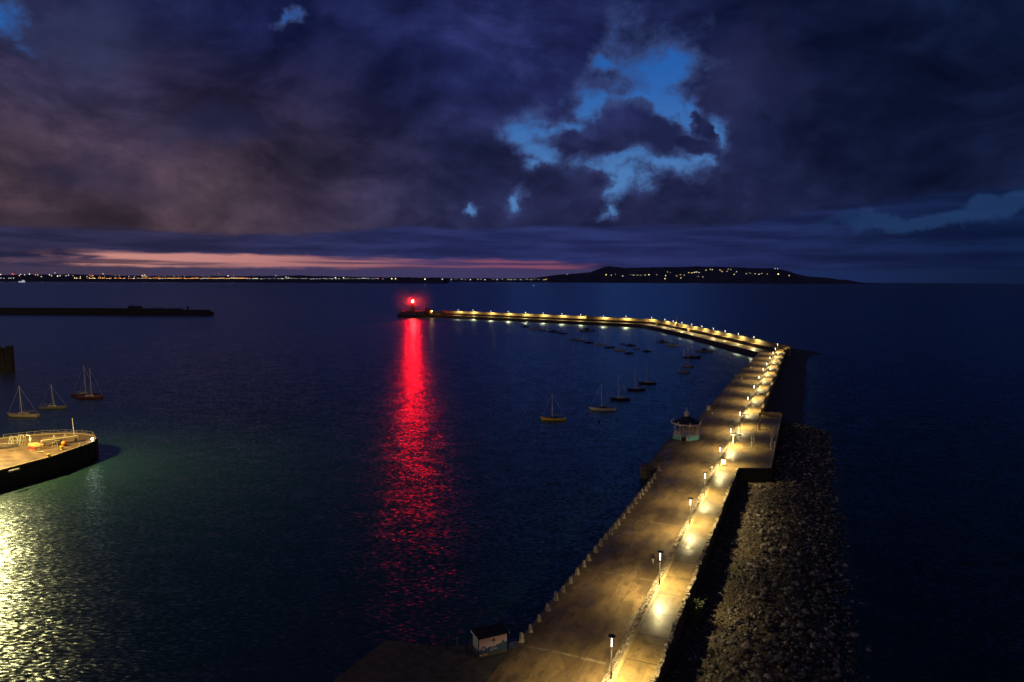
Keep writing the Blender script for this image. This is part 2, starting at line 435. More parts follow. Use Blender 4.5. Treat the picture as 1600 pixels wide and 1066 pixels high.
for k, (s, u, sz, lb) in enumerate(special):
    o = bpy.data.objects.new('boulder', variants[k]); COL.objects.link(o); o.location = W(s, u, gz(s, u) + .3); o.scale = (sz, sz, sz); o.rotation_euler = (.2, .1, k)
    tag(o, lb, 'boulder', 'boulders heaped outside the sea wall')
for s, u, sz in spots:
    p = W(s, u, gz(s, u) + sz * rng.uniform(.0, .45) + (rng.uniform(0, .5) if s > 14 else 0)); p.z -= .05
    if cnt < 290 and p.y > 60:
        o = bpy.data.objects.new('boulder', rng.choice(variants)); COL.objects.link(o)
        o.location = p; o.rotation_euler = (rng.uniform(-.5, .5), rng.uniform(-.5, .5), rng.uniform(0, 6.3)); o.scale = (sz, sz, sz)
        tag(o, 'grey granite boulder among the heap outside the sea wall', 'boulder', 'boulders heaped outside the sea wall'); cnt += 1
    else:
        vs = rockverts(ICO1[0], rng.randrange(9999), (sz, sz * rng.uniform(.55, .95), sz * rng.uniform(.5, .8)))
        m = Matrix.Rotation(rng.uniform(0, 6.3), 3, 'Z') @ Matrix.Rotation(rng.uniform(-.6, .6), 3, 'X')
        rest.add([m @ v + p for v in vs], ICO1[1])
o = rest.build('rubble', M_ROCK); tag(o, 'smaller grey rocks filling the heap outside the sea wall', 'rubble', kind='stuff')
# cobbles near the wall foot
peb = MB()
for _ in range(5200):
    u = rng.uniform(-12, 97); s = rng.uniform(6.6, 16); sz = rng.uniform(.09, .2)
    p = W(s, u, gz(s, u) + .35 * mnoise.noise(Vector((s * .5, u * .5, 0))) + .25 * mnoise.noise(Vector((s * 1.4, u * 1.4, 4))) + sz * .25)
    peb.box(p - Vector((0, 0, sz * .5)), (sz * rng.uniform(1, 2), sz * rng.uniform(.8, 1.5), sz * rng.uniform(.8, 1.3)), rng.uniform(0, 6), rng.uniform(.5, .9), rng.uniform(-.5, .5))
o = peb.build('cobbles', M_ROCK); tag(o, 'brown cobbles bedded between the wall foot and the boulders', 'cobbles', kind='stuff')

# ---------------------------------------------------------------- arms two and three
ZU2, ZP2 = 5.3, 7.7
LL = [Vector((171.0, 440)), Vector((166.5, 513)), Vector((161.0, 592)), Vector((155.8, 644)), Vector((150.5, 692)), Vector((143.5, 727)), Vector((98, 760)), Vector((36, 806)), Vector((-27, 850)), Vector((-92, 893))]
def offset(pl, d):
    out = []
    for i, p in enumerate(pl):
        ns = []
        for a, b in ((i - 1, i), (i, i + 1)):
            if 0 <= a and b < len(pl):
                t = (pl[b] - pl[a]).normalized(); ns.append(Vector((t.y, -t.x)))
        n = sum(ns, Vector((0, 0))).normalized(); k = 1 / max(.5, n.dot(ns[0])); out.append(p + n * d * k)
    return out
def dens(pl, st):
    out = []
    for a, b in zip(pl, pl[1:]):
        n = max(1, int((b - a).length / st)); out += [a + (b - a) * i / n for i in range(n)]
    return out + [pl[-1]]
Lq, Lb, Lc, Lp, Lpo, Lout = offset(LL, -12.6), offset(LL, -.7), offset(LL, -.65), offset(LL, 3.2), offset(LL, 4.2), offset(LL, 14)
def V3(p, z): return Vector((p.x, p.y, z))
def sheet(a, b, z, k=4): return MB().strip([[V3(p + (q - p) * j / k, z) for j in range(k + 1)] for p, q in zip(a, b)])
o = sheet(dens(Lq, 9999)[:], Lb, ZL + .0).build('pavement', M_LOW); tag(o, kind='structure')
o = sheet(Lc, Lp, ZU2).build('path', M_UP); tag(o, kind='structure')
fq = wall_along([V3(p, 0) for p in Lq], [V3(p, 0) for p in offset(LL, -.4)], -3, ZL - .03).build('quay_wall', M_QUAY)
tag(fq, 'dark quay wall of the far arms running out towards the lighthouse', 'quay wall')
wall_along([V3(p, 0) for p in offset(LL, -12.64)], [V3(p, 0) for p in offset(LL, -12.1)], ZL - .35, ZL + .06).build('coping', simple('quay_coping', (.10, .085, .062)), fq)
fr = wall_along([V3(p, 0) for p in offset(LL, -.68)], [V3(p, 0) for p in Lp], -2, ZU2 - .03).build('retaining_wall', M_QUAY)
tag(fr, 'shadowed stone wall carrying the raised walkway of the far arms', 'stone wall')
fp = wall_along([V3(p, 0) for p in Lp], [V3(p, 0) for p in Lpo], -2, ZP2).build('parapet_wall', M_PARA)
tag(fp, 'long lamplit sea parapet along the outer edge of the far arms', 'wall')
wall_along([V3(p, 0) for p in offset(LL, 3.12)], [V3(p, 0) for p in offset(LL, 4.3)], ZP2 - .02, ZP2 + .18).build('coping', M_COPE, fp)
o = MB().strip([[V3(a, 2.2), V3(b, -.6)] for a, b in zip(Lpo, Lout)]).build('outer_slope', M_SLOPE); tag(o, kind='structure')
# corner pavement where the arms meet
CP = [W(lerp(LEFT, 396) + .3, 395), W(1.6, 395), W(2.5, 432), V3(LL[0] + Vector((-.5, 0)), 0), V3(LL[0] + Vector((-1.0, 26)), 0), V3(Lq[0] + Vector((1.2, 22)), 0), V3(Lq[0] + Vector((.2, 0)), 0)]
cw = MB().prism([(p.x, p.y) for p in CP], -3, ZL - .005).build('quay_wall', M_LOW); tag(cw, 'stone quay corner where the near arm meets the far arm', 'quay wall')
CU = [W(3.6, 425), W(8.3, 425), W(8.3, 452), V3(Lp[0] + Vector((1, 16)), 0), V3(LL[0] + Vector((-.6, 8)), 0)]
o = MB().prism([(p.x, p.y) for p in CU], 1, ZU + .25).build('ramp', M_PARA); tag(o, 'lamplit stone ramp block at the bend of the pier', 'ramp')

# ---------------------------------------------------------------- pier lamps
LAMP_W = 12500.0; HAZE = 1.4e-5
def make_lamp(h):
    r = empty('street_lamp', (0, 0, 0))
    MB().lathe((0, 0, 0), [(.16, 0), (.16, .12), (.1, .18), (.1, .9), (.075, .95)], 10).build('base', M_DARKM, r)
    MB().tube((0, 0, .9), (0, 0, h - 1.3), .11, .05, 8).build('pole', M_POLE, r)
    MB().lathe((0, 0, h - 1.32), [(.05, 0), (.07, .06), (.07, .1)], 10).build('collar', M_ALU, r)
    MB().tube((0, 0, h - 1.22), (0, 0, h - .1), .062, .062, 8).build('lamp_tube', M_LAMP, r)
    pl = bpy.data.lights.new('lamp_light', 'SPOT'); pl.energy = LAMP_W; pl.color = (1.0, .80, .36); pl.shadow_soft_size = .13; pl.spot_size = R(158); pl.spot_blend = .55
    po = bpy.data.objects.new('lamp_light', pl); COL.objects.link(po); po.parent = r; po.location = (0, 0, h - .32)
    MB().lathe((0, 0, h - .1), [(.1, 0), (.40, .05), (.44, .10), (.40, .16), (.05, .22)], 16).build('cap', M_DARKM, r)
    return r
proto = make_lamp(5.05)
wide = bpy.data.lights.new('lamp_light', 'SPOT'); wide.energy = 13000; wide.color = (1.0, .80, .36); wide.shadow_soft_size = .13; wide.spot_size = R(167); wide.spot_blend = .22
tops1 = [(956, 994), (1031.7, 862.5), (1079, 779), (1102, 738.6), (1125.5, 698), (1142, 669), (1156.6, 643), (1168.6, 619.7), (1178.4, 602), (1186, 587), (1192.7, 575), (1198, 566.6), (1203, 557.4), (1208, 549.5), (1211.6, 543.4), (1215, 537)]
lamps = [('x', W(lerp(CC, -27) + .1, -27, ZU))]
for q in tops1:
    p = G(*q, ZU + 5.05); lamps.append((1, Vector((p.x, p.y, ZU))))
cols = [1179, 1154.4, 1133.6, 1115, 1097, 1081, 1065.6, 1052, 1039, 1018, 978, 943, 907, 878, 848.5, 821, 794, 767, 739, 716]
for px in cols:
    t = (px - 800) / F
    best = None
    for a, b in zip(LL, LL[1:]):
        # a.x+(b-a).x*k = slope*(a.y+..)
        d0 = ray(px, 500); sl = d0.x / d0.y
        den = (b.x - a.x) - sl * (b.y - a.y)
        if abs(den) < 1e-6: continue
        k = (sl * a.y - a.x) / den
        if -.02 <= k <= 1.02: best = a + (b - a) * k
    if best is None: best = LL[0] + (LL[1] - LL[0]) * .5
    lamps.append((2, Vector((best.x, best.y, ZU2))))
n1 = n2 = 0
for i, (arm, p) in enumerate(lamps):
    o = proto if i == 0 else copy_tree(proto)
    o.location = p
    if arm == 2:
        for ch in o.children:
            if ch.type == 'LIGHT': ch.data = wide
    if arm == 'x': lb = 'lit lamp post at the very front of the walkway, just below the picture'
    elif arm == 1:
        lb = ['nearest lit lamp post, at the bottom of the picture by the rubble bank', 'second nearest lit lamp post, just right of the walking person'][n1] if n1 < 2 else f'{ORD[n1]} lit lamp post from the front along the near arm'
        n1 += 1
    else:
        lb = f'{ORD[n2] if n2 else "first"} lit lamp post from the pier bend along the far arms'; n2 += 1
    tag(o, lb, 'street lamp', 'lamp posts along the pier')

# ---------------------------------------------------------------- bollards along the quay edge
M_BOL = simple('bollard_granite', (.46, .40, .31), .7, 0, .3, 2.5, .4)
bp = [(815, 1002), (829, 986.8), (842.5, 970.5), (856, 953.7), (869, 937.5), (879.5, 924.5), (891.5, 910.5), (902, 897.5), (912.5, 885.5), (920, 875.5), (931, 862.5), (938.5, 852.5), (946.5, 843), (954, 835), (961, 825.5), (966, 819.7), (974.7, 809.5), (981.6, 800.7), (987.4, 793.6), (992.7, 786.7), (998.8, 778.4), (1003.4, 772.8), (1009, 767), (1013.7, 760.6), (1018.3, 754.6), (1023, 748)]
first = None
for i, q in enumerate(bp):
    p = G(*q, ZL)
    if first is None:
        first = empty('bollard', p)
        MB().lathe((0, 0, 0), [(.34, 0), (.33, .1), (.23, .95), (.17, 1.08), (.06, 1.13)], 10).build('shaft', M_BOL, first)
        MB().box((0, 0, -.02), (.78, .78, .1), 0, .95).build('plinth', M_BOL, first); o = first
    else: o = copy_tree(first)
    o.location = p; o.rotation_euler = (rng.uniform(-.07, .07), rng.uniform(-.07, .07), rng.uniform(0, 3)); k = rng.uniform(.85, 1.12); o.scale = (k * rng.uniform(.85, 1.15), k * rng.uniform(.85, 1.15), k * rng.uniform(.85, 1.1))
    tag(o, f'{ORD[i]} pale stone bollard from the kiosk along the quay edge', 'bollard', 'stone bollards along the quay edge')
# tall split bollard by the landing
b2 = empty('mooring_post', G(1029, 736, ZL), ARMROT, 'pale forked stone post beside the dark landing head', 'mooring post')
MB().box((-.2, 0, 0), (.28, .4, 1.25), 0, .7, .12).box((.2, 0, 0), (.28, .4, 1.25), 0, .7, -.12).build('shaft', M_BOL, b2)
MB().box((0, 0, -.02), (1.0, .7, .12)).build('plinth', M_BOL, b2)
# small pale posts on the far promenade
first = None
for i, (q, lb) in enumerate(zip([(1112.7, 648), (1128, 629.5), (1142, 614.5), (1158.7, 593), (1173, 575), (1179, 561), (1149.6, 589)],
        ['short pale post just beyond the bandstand on the promenade', 'second short pale post beyond the bandstand', 'third short pale post beyond the bandstand', 'fourth short pale post, halfway to the pier bend', 'fifth short pale post, near the pier bend', 'short pale post right at the pier bend corner', 'short pale post on the quay edge halfway to the bend'])):
    if first is None:
        first = empty('short_post', (0, 0, 0)); MB().lathe((0, 0, 0), [(.2, 0), (.18, .6), (.3, .7), (.3, .85), (.1, .95)], 10).build('shaft', M_WHITE, first)
        MB().lathe((0, 0, -.02), [(.36, 0), (.32, .1)], 10).build('plinth', M_DARKM, first); o = first
    else: o = copy_tree(first)
    o.location = G(*q, ZL); tag(o, lb, 'post', 'short posts on the far promenade')
bl = empty('mooring_block', G(1107, 641, ZL), ARMROT, 'square pale stone block on the quay edge beyond the bandstand', 'stone block')
MB().box((0, 0, 0), (1.3, 1.3, 1.4), 0, .85).build('block', M_BOL, bl); MB().box((0, 0, 1.38), (1.3, 1.3, .2), 0, .8).build('cap_stone', M_BOL, bl)
bn = empty('rowing_boat', G(1115, 638, ZL), ARMROT + .9, 'dark brown rowing boat lying on the quay beside the pale block', 'rowing boat')
def hull_rings(L, B, D, sheer=.25, draft=.35, transom=.65, n=13, fore=1.0):
    rings = []
    for i in range(n):
        t = i / (n - 1); x = -L / 2 + L * t
        w = B / 2 * (transom + (1 - transom) * math.sin(min(1, t / .55) * math.pi / 2)) if t < .55 else B / 2 * max(.02, math.cos((t - .55) / .45 * math.pi / 2) ** .75)
        zt = D + sheer * ((t - .45) / .55) ** 2 if t > .45 else D + sheer * .35 * ((.45 - t) / .45) ** 2
        kk = -draft * math.sin(math.pi * min(1, .12 + t * .86))
        xs = x + (fore * .25 * L * .2 * (0) if t < 1 else 0)
        prof = [(0, kk), (.45, kk * .85 + .02), (.86, .0 + .1 * D), (1.0, zt * .62), (1.0, zt)]
        ring = [Vector((xs + (zt * .55 * max(0, t - .8) / .2) * (z_ / zt if zt else 0), y * w, z_)) for y, z_ in prof]
        ring += [Vector((v.x, -v.y, v.z)) for v in reversed(ring[1:])]
        rings.append(ring)
    return rings
MB().loft(hull_rings(4.6, 1.6, .75, .3, .1)).build('hull', simple('dark_wood', (.06, .04, .025)), bn)
MB().box((-.4, 0, .72), (.25, 1.3, .05)).box((.7, 0, .75), (.25, 1.1, .05)).build('thwart', simple('light_wood', (.2, .14, .08)), bn)
# landing head (dark masonry) with railing
lh = MB().lathe((*W(-14.2, 98.0).xy, -2), [(2.9, 0), (2.8, 4.3), (2.7, 4.6), (2.6, 4.95), (2.2, 5.0)], 14).build('landing_head', M_QUAY)
tag(lh, 'round dark masonry landing head jutting from the quay below the bandstand', 'landing')
lr = empty('railing', W(-14.8, 102.5, ZL), 0, 'dark railing beside the landing head below the bandstand', 'railing')
for u in us(-14.6, -9.6, .85):
    MB().tube(local(lr, W(u, 102.2, ZL)), local(lr, W(u, 102.2, ZL + 1.15)), .045, n=6).build('post', M_DARKM, lr)
mb = MB()
for z in (.5, .85, 1.12): mb.tube(local(lr, W(-14.6, 102.2, ZL + z)), local(lr, W(-9.6, 102.2, ZL + z)), .035, n=6)
mb.build('rail', M_DARKM, lr)
lr2 = empty('railing', W(-15.1, 104, ZL), 0, 'dark railing along the apron edge left of the bandstand', 'railing')
for u in us(104, 149, 3.0): MB().tube(local(lr2, W(-15.05, u, ZL)), local(lr2, W(-15.05, u, ZL + 1.1)), .045, n=6).build('post', M_DARKM, lr2)
mb = MB()
for z in (.55, 1.08): mb.tube(local(lr2, W(-15.05, 104, ZL + z)), local(lr2, W(-15.05, 149, ZL + z)), .035, n=6)
mb.build('rail', M_DARKM, lr2)

# ---------------------------------------------------------------- bandstand
bc = G(1072, 684.5, ZL)
bs = empty('bandstand', bc, ARMROT, 'octagonal Victorian bandstand with turquoise base and dark roof on the quay', 'bandstand')
M_TEAL = simple('turquoise_paint', (.20, .58, .62), .5); M_CREAM = simple('cream_paint', (.80, .72, .62), .5); M_ROOF = simple('bandstand_roof', (.03, .032, .045), .45, .2)
OCT = math.pi / 8
def octp(r, k): return (r * math.cos(OCT + k * math.pi / 4), r * math.sin(OCT + k * math.pi / 4))
MB().lathe((0, 0, 0), [(4.05, 0), (4.0, .12), (3.82, 1.25)], 8, OCT).build('base', M_TEAL, bs)
MB().lathe((0, 0, 1.25), [(3.92, 0), (3.92, .14), (3.6, .15)], 8, OCT).build('floor', M_CREAM, bs)
st = MB().box((0, -4.25, 0), (1.5, 1.6, .45)).box((0, -4.0, .44), (1.5, 1.1, .45)).build('steps', M_DARKM, bs)
MB().box((-.85, -4.05, 0), (.18, 1.5, 1.5), 0, .9).build('stair_cheek', M_CREAM, bs); MB().box((.85, -4.05, 0), (.18, 1.5, 1.5), 0, .9).build('stair_cheek', M_CREAM, bs)
for k in range(8):
    x, y = octp(3.55, k)
    MB().lathe((x, y, 1.38), [(.15, 0), (.15, .2), (.075, .3), (.065, 2.9), (.11, 3.0), (.14, 3.15)], 8).build('column', M_CREAM, bs)
for k in range(8):
    if k == 5: continue                     # the open bay over the steps
    a, b = Vector((*octp(3.5, k), 0)), Vector((*octp(3.5, k + 1), 0)); mb = MB()
    for z in (1.5, 2.1): mb.tube((a.x, a.y, z), (b.x, b.y, z), .045, n=6)
    for j in range(1, 8):
        p = a + (b - a) * j / 8; mb.tube((p.x, p.y, 1.45), (p.x, p.y, 2.1), .02, n=5)
    mb.build('balustrade', M_CREAM, bs)
for k in range(8):                          # spandrel arches
    a, b = Vector((*octp(3.52, k), 0)), Vector((*octp(3.52, k + 1), 0)); mb = MB(); pts = []
    for j in range(9):
        f = j / 8; pts.append((a + (b - a) * f) + Vector((0, 0, 3.75 + .6 * math.sin(f * math.pi) ** .6)))
    n = (a + b).normalized() * .05
    rings = [[p - n, p + n, Vector((p.x, p.y, 4.5)) + n, Vector((p.x, p.y, 4.5)) - n] for p in pts]
    mb.loft(rings).build('arch', M_CREAM, bs)
MB().lathe((0, 0, 4.5), [(4.35, 0), (4.55, .05), (4.55, .25), (4.2, .26)], 8, OCT).build('eaves', M_CREAM, bs)
rf = MB().lathe((0, 0, 4.74), [(4.4, 0), (3.5, .42), (2.4, 1.05), (1.3, 1.6), (.75, 1.9)], 8, OCT).build('roof', M_ROOF, bs)
for k in range(8):
    x, y = octp(4.45, k); MB().lathe((x, y, 4.74), [(.16, 0), (.12, .2), (.2, .32), (.03, .75)], 6).build('finial', M_CREAM, bs)
cu = MB().lathe((0, 0, 6.55), [(.8, 0), (.85, .1), (.5, .2), (.5, .65), (.85, .72), (.9, .8), (.55, 1.25), (.2, 1.6), (.05, 1.75)], 8, OCT).build('cupola', M_CREAM, bs)
MB().tube((0, 0, 8.2), (0, 0, 9.2), .05, .02, 6).build('spire', M_CREAM, cu)
bg = MB().prism([W(-15.3, 119), W(-6, 119), W(-6, 141), W(-15.3, 141)], ZL + .075, ZL + .085, False)

# ---------------------------------------------------------------- kiosk quay (dark apron at lower left)
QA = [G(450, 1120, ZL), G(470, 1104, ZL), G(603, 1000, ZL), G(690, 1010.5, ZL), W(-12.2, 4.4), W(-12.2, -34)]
ap = MB().prism([(p.x, p.y) for p in reversed(QA)][::-1][::-1], -3, ZL + .003).build('quay_apron', simple('apron_stone', (.062, .055, .046), .85, 0, .5, .9)); tag(ap, 'dark unlit stone apron behind the kiosk at the waterside', 'quay')  # base colour darkened to stand in for missing light and hide the red beam
kp = [G(748, 1028.3, ZL), G(792, 1017.8, ZL), G(736, 1019, ZL)]
kx = (kp[1] - kp[0]); KW = kx.length; krz = math.atan2(kx.y, kx.x); KD = 1.9; KHt = 2.45
ks = empty('kiosk', kp[0] + Vector((0, 0, .01)), krz, 'small ticket kiosk with printed pink and navy panels beside the bollards', 'kiosk')
def printmat(name, builder):
    m, t, b = newmat(name); x, y, z = t.xyz(t.coord('Object')); t.put(b.inputs['Base Color'], builder(t, x, y, z)); b.inputs['Roughness'].default_value = .45; return m
def front(t, x, y, z):
    wave = 1.15 + .0 * x
    edge = z - (x * .13 + .92) + (t.noise(t.vec(x, 0.0, 0.0), 1.6, 3) - .5) * .5
    sky = t.mix(t.sstep(z, 1.0, 2.3), (.84, .68, .70), (.86, .60, .50))
    sea_ = t.mix(t.noise(t.vec(x, z, 0.0), 2, 3), (.03, .06, .17), (.05, .12, .24))
    c = t.mix(t.sstep(edge, -.015, .015), sea_, sky)
    return t.mix(1.0 - t.sstep(z, .30, .32), c, (.10, .085, .05))
M_KF = printmat('kiosk_front_print', front)
M_KS = printmat('kiosk_side_print', lambda t, x, y, z: t.mix(t.sstep(z + (t.noise(t.vec(y, z, 1.0), 2.5, 3) - .5) * .6, .75, .85), (.03, .05, .12), t.mix(t.sstep(t.noise(t.vec(y, z, 3.0), 3, 4), .4, .6), (.30, .42, .46), (.6, .6, .62))))
MB().box((KW / 2, KD / 2, 0), (KW, KD, KHt)).build('body', simple('kiosk_body', (.25, .27, .33)), ks)
MB().box((KW / 2, -.012, .04), (KW - .06, .022, KHt - .1)).build('front_panel', M_KF, ks)
MB().box((-.012, KD / 2, .04), (.022, KD - .06, KHt - .1)).build('side_panel', M_KS, ks)
MB().box((-.01, .0, 0), (.09, .09, KHt)).build('corner_trim', M_DARKM, ks)
rr = [(-.22, -.28, KHt + .02), (KW + .22, -.28, KHt + .02), (KW + .22, KD + .25, KHt + .22), (-.22, KD + .25, KHt + .22)]
rf = MB().add([(a, b, c) for a, b, c in rr] + [(a, b, c + .13) for a, b, c in rr], [(0, 3, 2, 1), (4, 5, 6, 7), (0, 1, 5, 4), (1, 2, 6, 5), (2, 3, 7, 6), (3, 0, 4, 7)]).build('roof', simple('kiosk_roof_felt', (.012, .012, .014), .8), ks)
MB().box((-.24, KD / 2, KHt - .02), (.05, KD + .5, .22)).build('fascia', M_WHITE, rf); MB().box((KW + .24, -.1, KHt - .05), (.05, .4, .24)).build('fascia', M_WHITE, rf)
def ring_mesh(cx, cz, r0, r1, y, n=24):
    mb = MB(); rings = []
    for i in range(n + 1):
        a = 2 * math.pi * i / n; rings.append([(cx + r * math.cos(a), yy, cz + r * math.sin(a)) for r, yy in ((r0, y), (r1, y), (r1, y - .012), (r0, y - .012))])
    return mb.loft(rings, False)
M_NAVY = simple('print_navy', (.03, .04, .10)); M_PALE = simple('print_white', (.66, .64, .66)); M_ORG = simple('print_orange', (.55, .24, .05))
bd = ring_mesh(.62, 1.02, .24, .36, -.024).build('round_badge', M_NAVY, ks)
MB().tube((.62, -.024, 1.02), (.62, -.03, 1.02), .235, n=20).build('badge_face', simple('print_lilac', (.5, .42, .5)), bd)
em = MB().box((KW * .52, -.03, 1.78), (.62, .012, .1)).box((KW * .52, -.03, 1.88), (.34, .012, .1)).box((KW * .52, -.03, 1.98), (.16, .012, .2)).build('ship_emblem', M_NAVY, ks)
MB().box((KW * .52, -.03, 1.56), (.36, .012, .05)).build('emblem_line', simple('print_mauve', (.3, .22, .28)), em)
mb = MB()
for k, (x0, x1, z, h) in enumerate([(1.72, 2.28, .98, .09), (1.6, 2.4, .80, .05), (1.55, 2.45, .6, .12)]):
    x = x0
    while x < x1: mb.box((x, -.03, z + (x - 1.7) * .1), (.075, .012, h)); x += .11
mb.build('lettering', M_PALE, ks)
MB().box((.86, -.03, .17), (.66, .014, .2)).build('orange_label', M_ORG, ks)
MB().box((.25, -.03, .19), (.24, .014, .12)).build('small_label', M_PALE, ks)
MB().box((KW - .55, -.03, 1.22), (.4, .014, .3)).box((KW - .55, -.03, 1.5), (.2, .014, .14)).build('picture_print', simple('print_teal', (.05, .15, .2)), ks)
bx = empty('storage_chest', G(799, 1011, ZL), krz, 'dark blue storage chest standing right of the kiosk', 'storage chest')
MB().box((0, 0, 0), (1.15, .8, .75), 0, .97).build('body', simple('blue_plastic', (.01, .02, .11), .4), bx); MB().box((0, 0, .74), (1.22, .86, .1), 0, .95).build('lid', simple('blue_plastic', (.01, .02, .11)), bx)
for i, (q, lb) in enumerate(zip([(640, 1012), (669, 1013), (698, 1014), (729, 1022)], ['thin dark post farthest left on the dark apron', 'second thin dark post from the left on the dark apron', 'third thin dark post from the left on the dark apron', 'thin dark post right against the kiosk'])):
    r = empty('railing_post', G(*q, ZL), 0, lb, 'post', 'posts on the kiosk apron')
    MB().tube((0, 0, 0), (0, 0, 1.75), .05, .04, 8).lathe((0, 0, 1.72), [(.06, 0), (.07, .05), (.02, .1)], 8).build('shaft', M_DARKM, r); MB().lathe((0, 0, 0), [(.12, 0), (.1, .05)], 8).build('foot', M_DARKM, r)
r = empty('marker_post', G(714.5, 1014, ZL), 0, 'thin yellowish post on the apron left of the kiosk', 'post')
MB().tube((0, 0, 0), (0, 0, 1.5), .05, n=8).build('shaft', simple('yellow_wood', (.35, .28, .12)), r); MB().box((0, 0, 1.48), (.12, .12, .08), 0, .6).build('cap', M_WHITE, r)

# ---------------------------------------------------------------- platform furniture
def post_thing(name, lb, cat, base, h, r, mat, head=None, group=None):
    o = empty(name, base, ARMROT, lb, cat, group)
    MB().lathe((0, 0, 0), [(r * 2.2, 0), (r * 2, .08), (r * 1.05, .14), (r, h)], 10).build('shaft', mat, o)
    if head: head(o)
    return o
def flare(w, h, mat):
    return lambda o: MB().lathe((0, 0, h - .1), [(.1, 0), (.18, .12), (w * .5, .42), (w * .5, .5), (.1, .52)], 12).build('flared_head', mat, o)
post_thing('pedestal', 'pale T shaped pedestal with flared top at the walkway edge', 'pedestal', G(1145.5, 693, ZU), 2.1, .16, M_WHITE, flare(1.4, 2.1, M_WHITE))
post_thing('pedestal', 'second, lower pale pedestal standing just behind the T shaped one', 'pedestal', G(1154, 687, ZU), 1.0, .16, M_WHITE, flare(1.7, 1.0, M_WHITE))
def yhead(h, mat, w):
    def f(o):
        mb = MB()
        for k in range(4):
            a = k * math.pi / 2 + .4; mb.tube((0, 0, h - .1), (w * math.cos(a), w * math.sin(a), h + .5), .06, .035, 6)
        mb.build('branched_head', mat, o)
    return f
for i, (q, h, lb) in enumerate([((1204.3, 702), 3.7, 'branch headed pole nearest on the platform, by the sea railing'), ((1206.5, 692), 3.6, 'middle branch headed pole by the sea railing'), ((1209.5, 683), 3.5, 'farthest branch headed pole by the sea railing')]):
    post_thing('branched_pole', lb, 'pole', G(*q, ZU), h, .09, M_WHITE if i == 0 else M_POLE, yhead(h, M_POLE, .75), 'branch headed poles on the platform')
post_thing('telescope_stand', 'short pale stand fixed at the sea railing of the platform', 'stand', G(1210.5, 699, ZU), 1.3, .12, M_WHITE, lambda o: MB().box((0, 0, 1.25), (.3, .55, .3), .3, .9).build('viewer_head', M_WHITE, o))
for q, h, lb in [((1174.2, 699), 5.2, 'tall slim pole standing in front on the platform'), ((1177.5, 690), 4.6, 'tall slim pole just behind the front one on the platform'), ((1181, 682), 4.6, 'dark slim pole nearest the square pillar on the platform')]:
    post_thing('slim_pole', lb, 'pole', G(*q, ZU), h, .06, M_DARKM if '1181' in str(q) else M_POLE, lambda o, h=h: MB().lathe((0, 0, h), [(.06, 0), (.13, .05), (.13, .14), (.02, .2)], 8).build('cap', M_WHITE, o), 'slim poles on the platform')
o = empty('pillar', G(1186.5, 671, ZU), ARMROT, 'thick pale square pillar at the far side of the platform', 'pillar')
MB().box((0, 0, .3), (.6, .6, 4.6), 0, .94).build('shaft', M_PARA, o); MB().box((0, 0, 0), (.9, .9, .32)).build('plinth', M_PARA, o); MB().box((0, 0, 4.88), (.8, .8, .25), 0, .7).build('cap', M_COPE, o)
o = empty('gate_frame', G(1154, 677.5, ZU), ARMROT, 'dark metal gate frame of two posts on the walkway edge', 'gate')
MB().tube((-.45, 0, 0), (-.45, 0, 3.0), .07, n=8).build('post', M_DARKM, o); MB().tube((.45, 0, 0), (.45, 0, 3.0), .07, n=8).build('post', M_DARKM, o)
MB().tube((-.5, 0, 2.98), (.5, 0, 2.98), .06, n=8).tube((-.45, 0, 1.1), (.45, 0, 1.1), .04, n=8).build('crossbar', M_DARKM, o)
o = empty('barrier', G(1163.5, 652.5, ZU), ARMROT, 'dark horizontal bar barrier across the walkway beyond the platform', 'barrier')
MB().box((0, 0, .82), (2.6, .14, .2)).build('bar', M_DARKM, o)
for x in (-1.1, 1.1): MB().box((x, 0, 0), (.14, .5, .84), 0, .6).build('leg', M_DARKM, o)
o = empty('notice_board', G(1130.3, 728, ZU), ARMROT, 'white notice board with blue band at the near corner of the platform', 'notice board')
MB().box((0, 0, .35), (1.1, .1, 1.15)).build('panel', M_WHITE, o); MB().box((-.05, -.058, 1.1), (.6, .012, .2)).build('blue_band', simple('band_blue', (.1, .16, .45)), o)
for x in (-.42, .42): MB().tube((x, .08, 0), (x, .08, 1.5), .05, n=8).build('leg', M_POLE, o)
# shrub on the sea wall
rng = random.Random(5)
sb = empty('shrub', W(7.4, 23.2, 1.2), 0, 'small leafy shrub growing against the shadowed sea wall', 'shrub')
mb = MB(); lf = MB()
for k in range(26):
    a = rng.uniform(0, 6.28); d = Vector((math.cos(a) * rng.uniform(.3, 1.6), math.sin(a) * rng.uniform(.3, 1.6), rng.uniform(1.2, 3.2)))
    mb.tube((0, 0, -.1), d, .05, .015, 5)
    for j in range(36):
        p = d * rng.uniform(.45, 1.05) + Vector((rng.uniform(-.3, .3), rng.uniform(-.3, .3), rng.uniform(-.2, .3)))
        e1 = Vector((rng.uniform(-1, 1), rng.uniform(-1, 1), rng.uniform(-1, 1))).normalized() * .13; e2 = e1.orthogonal().normalized() * .06
        lf.add([p - e1, p + e2, p + e1, p - e2], [(0, 1, 2, 3)])
mb.build('stems', simple('bark', (.07, .05, .03)), sb); lf.build('foliage', simple('leaf_green', (.09, .13, .04)), sb)

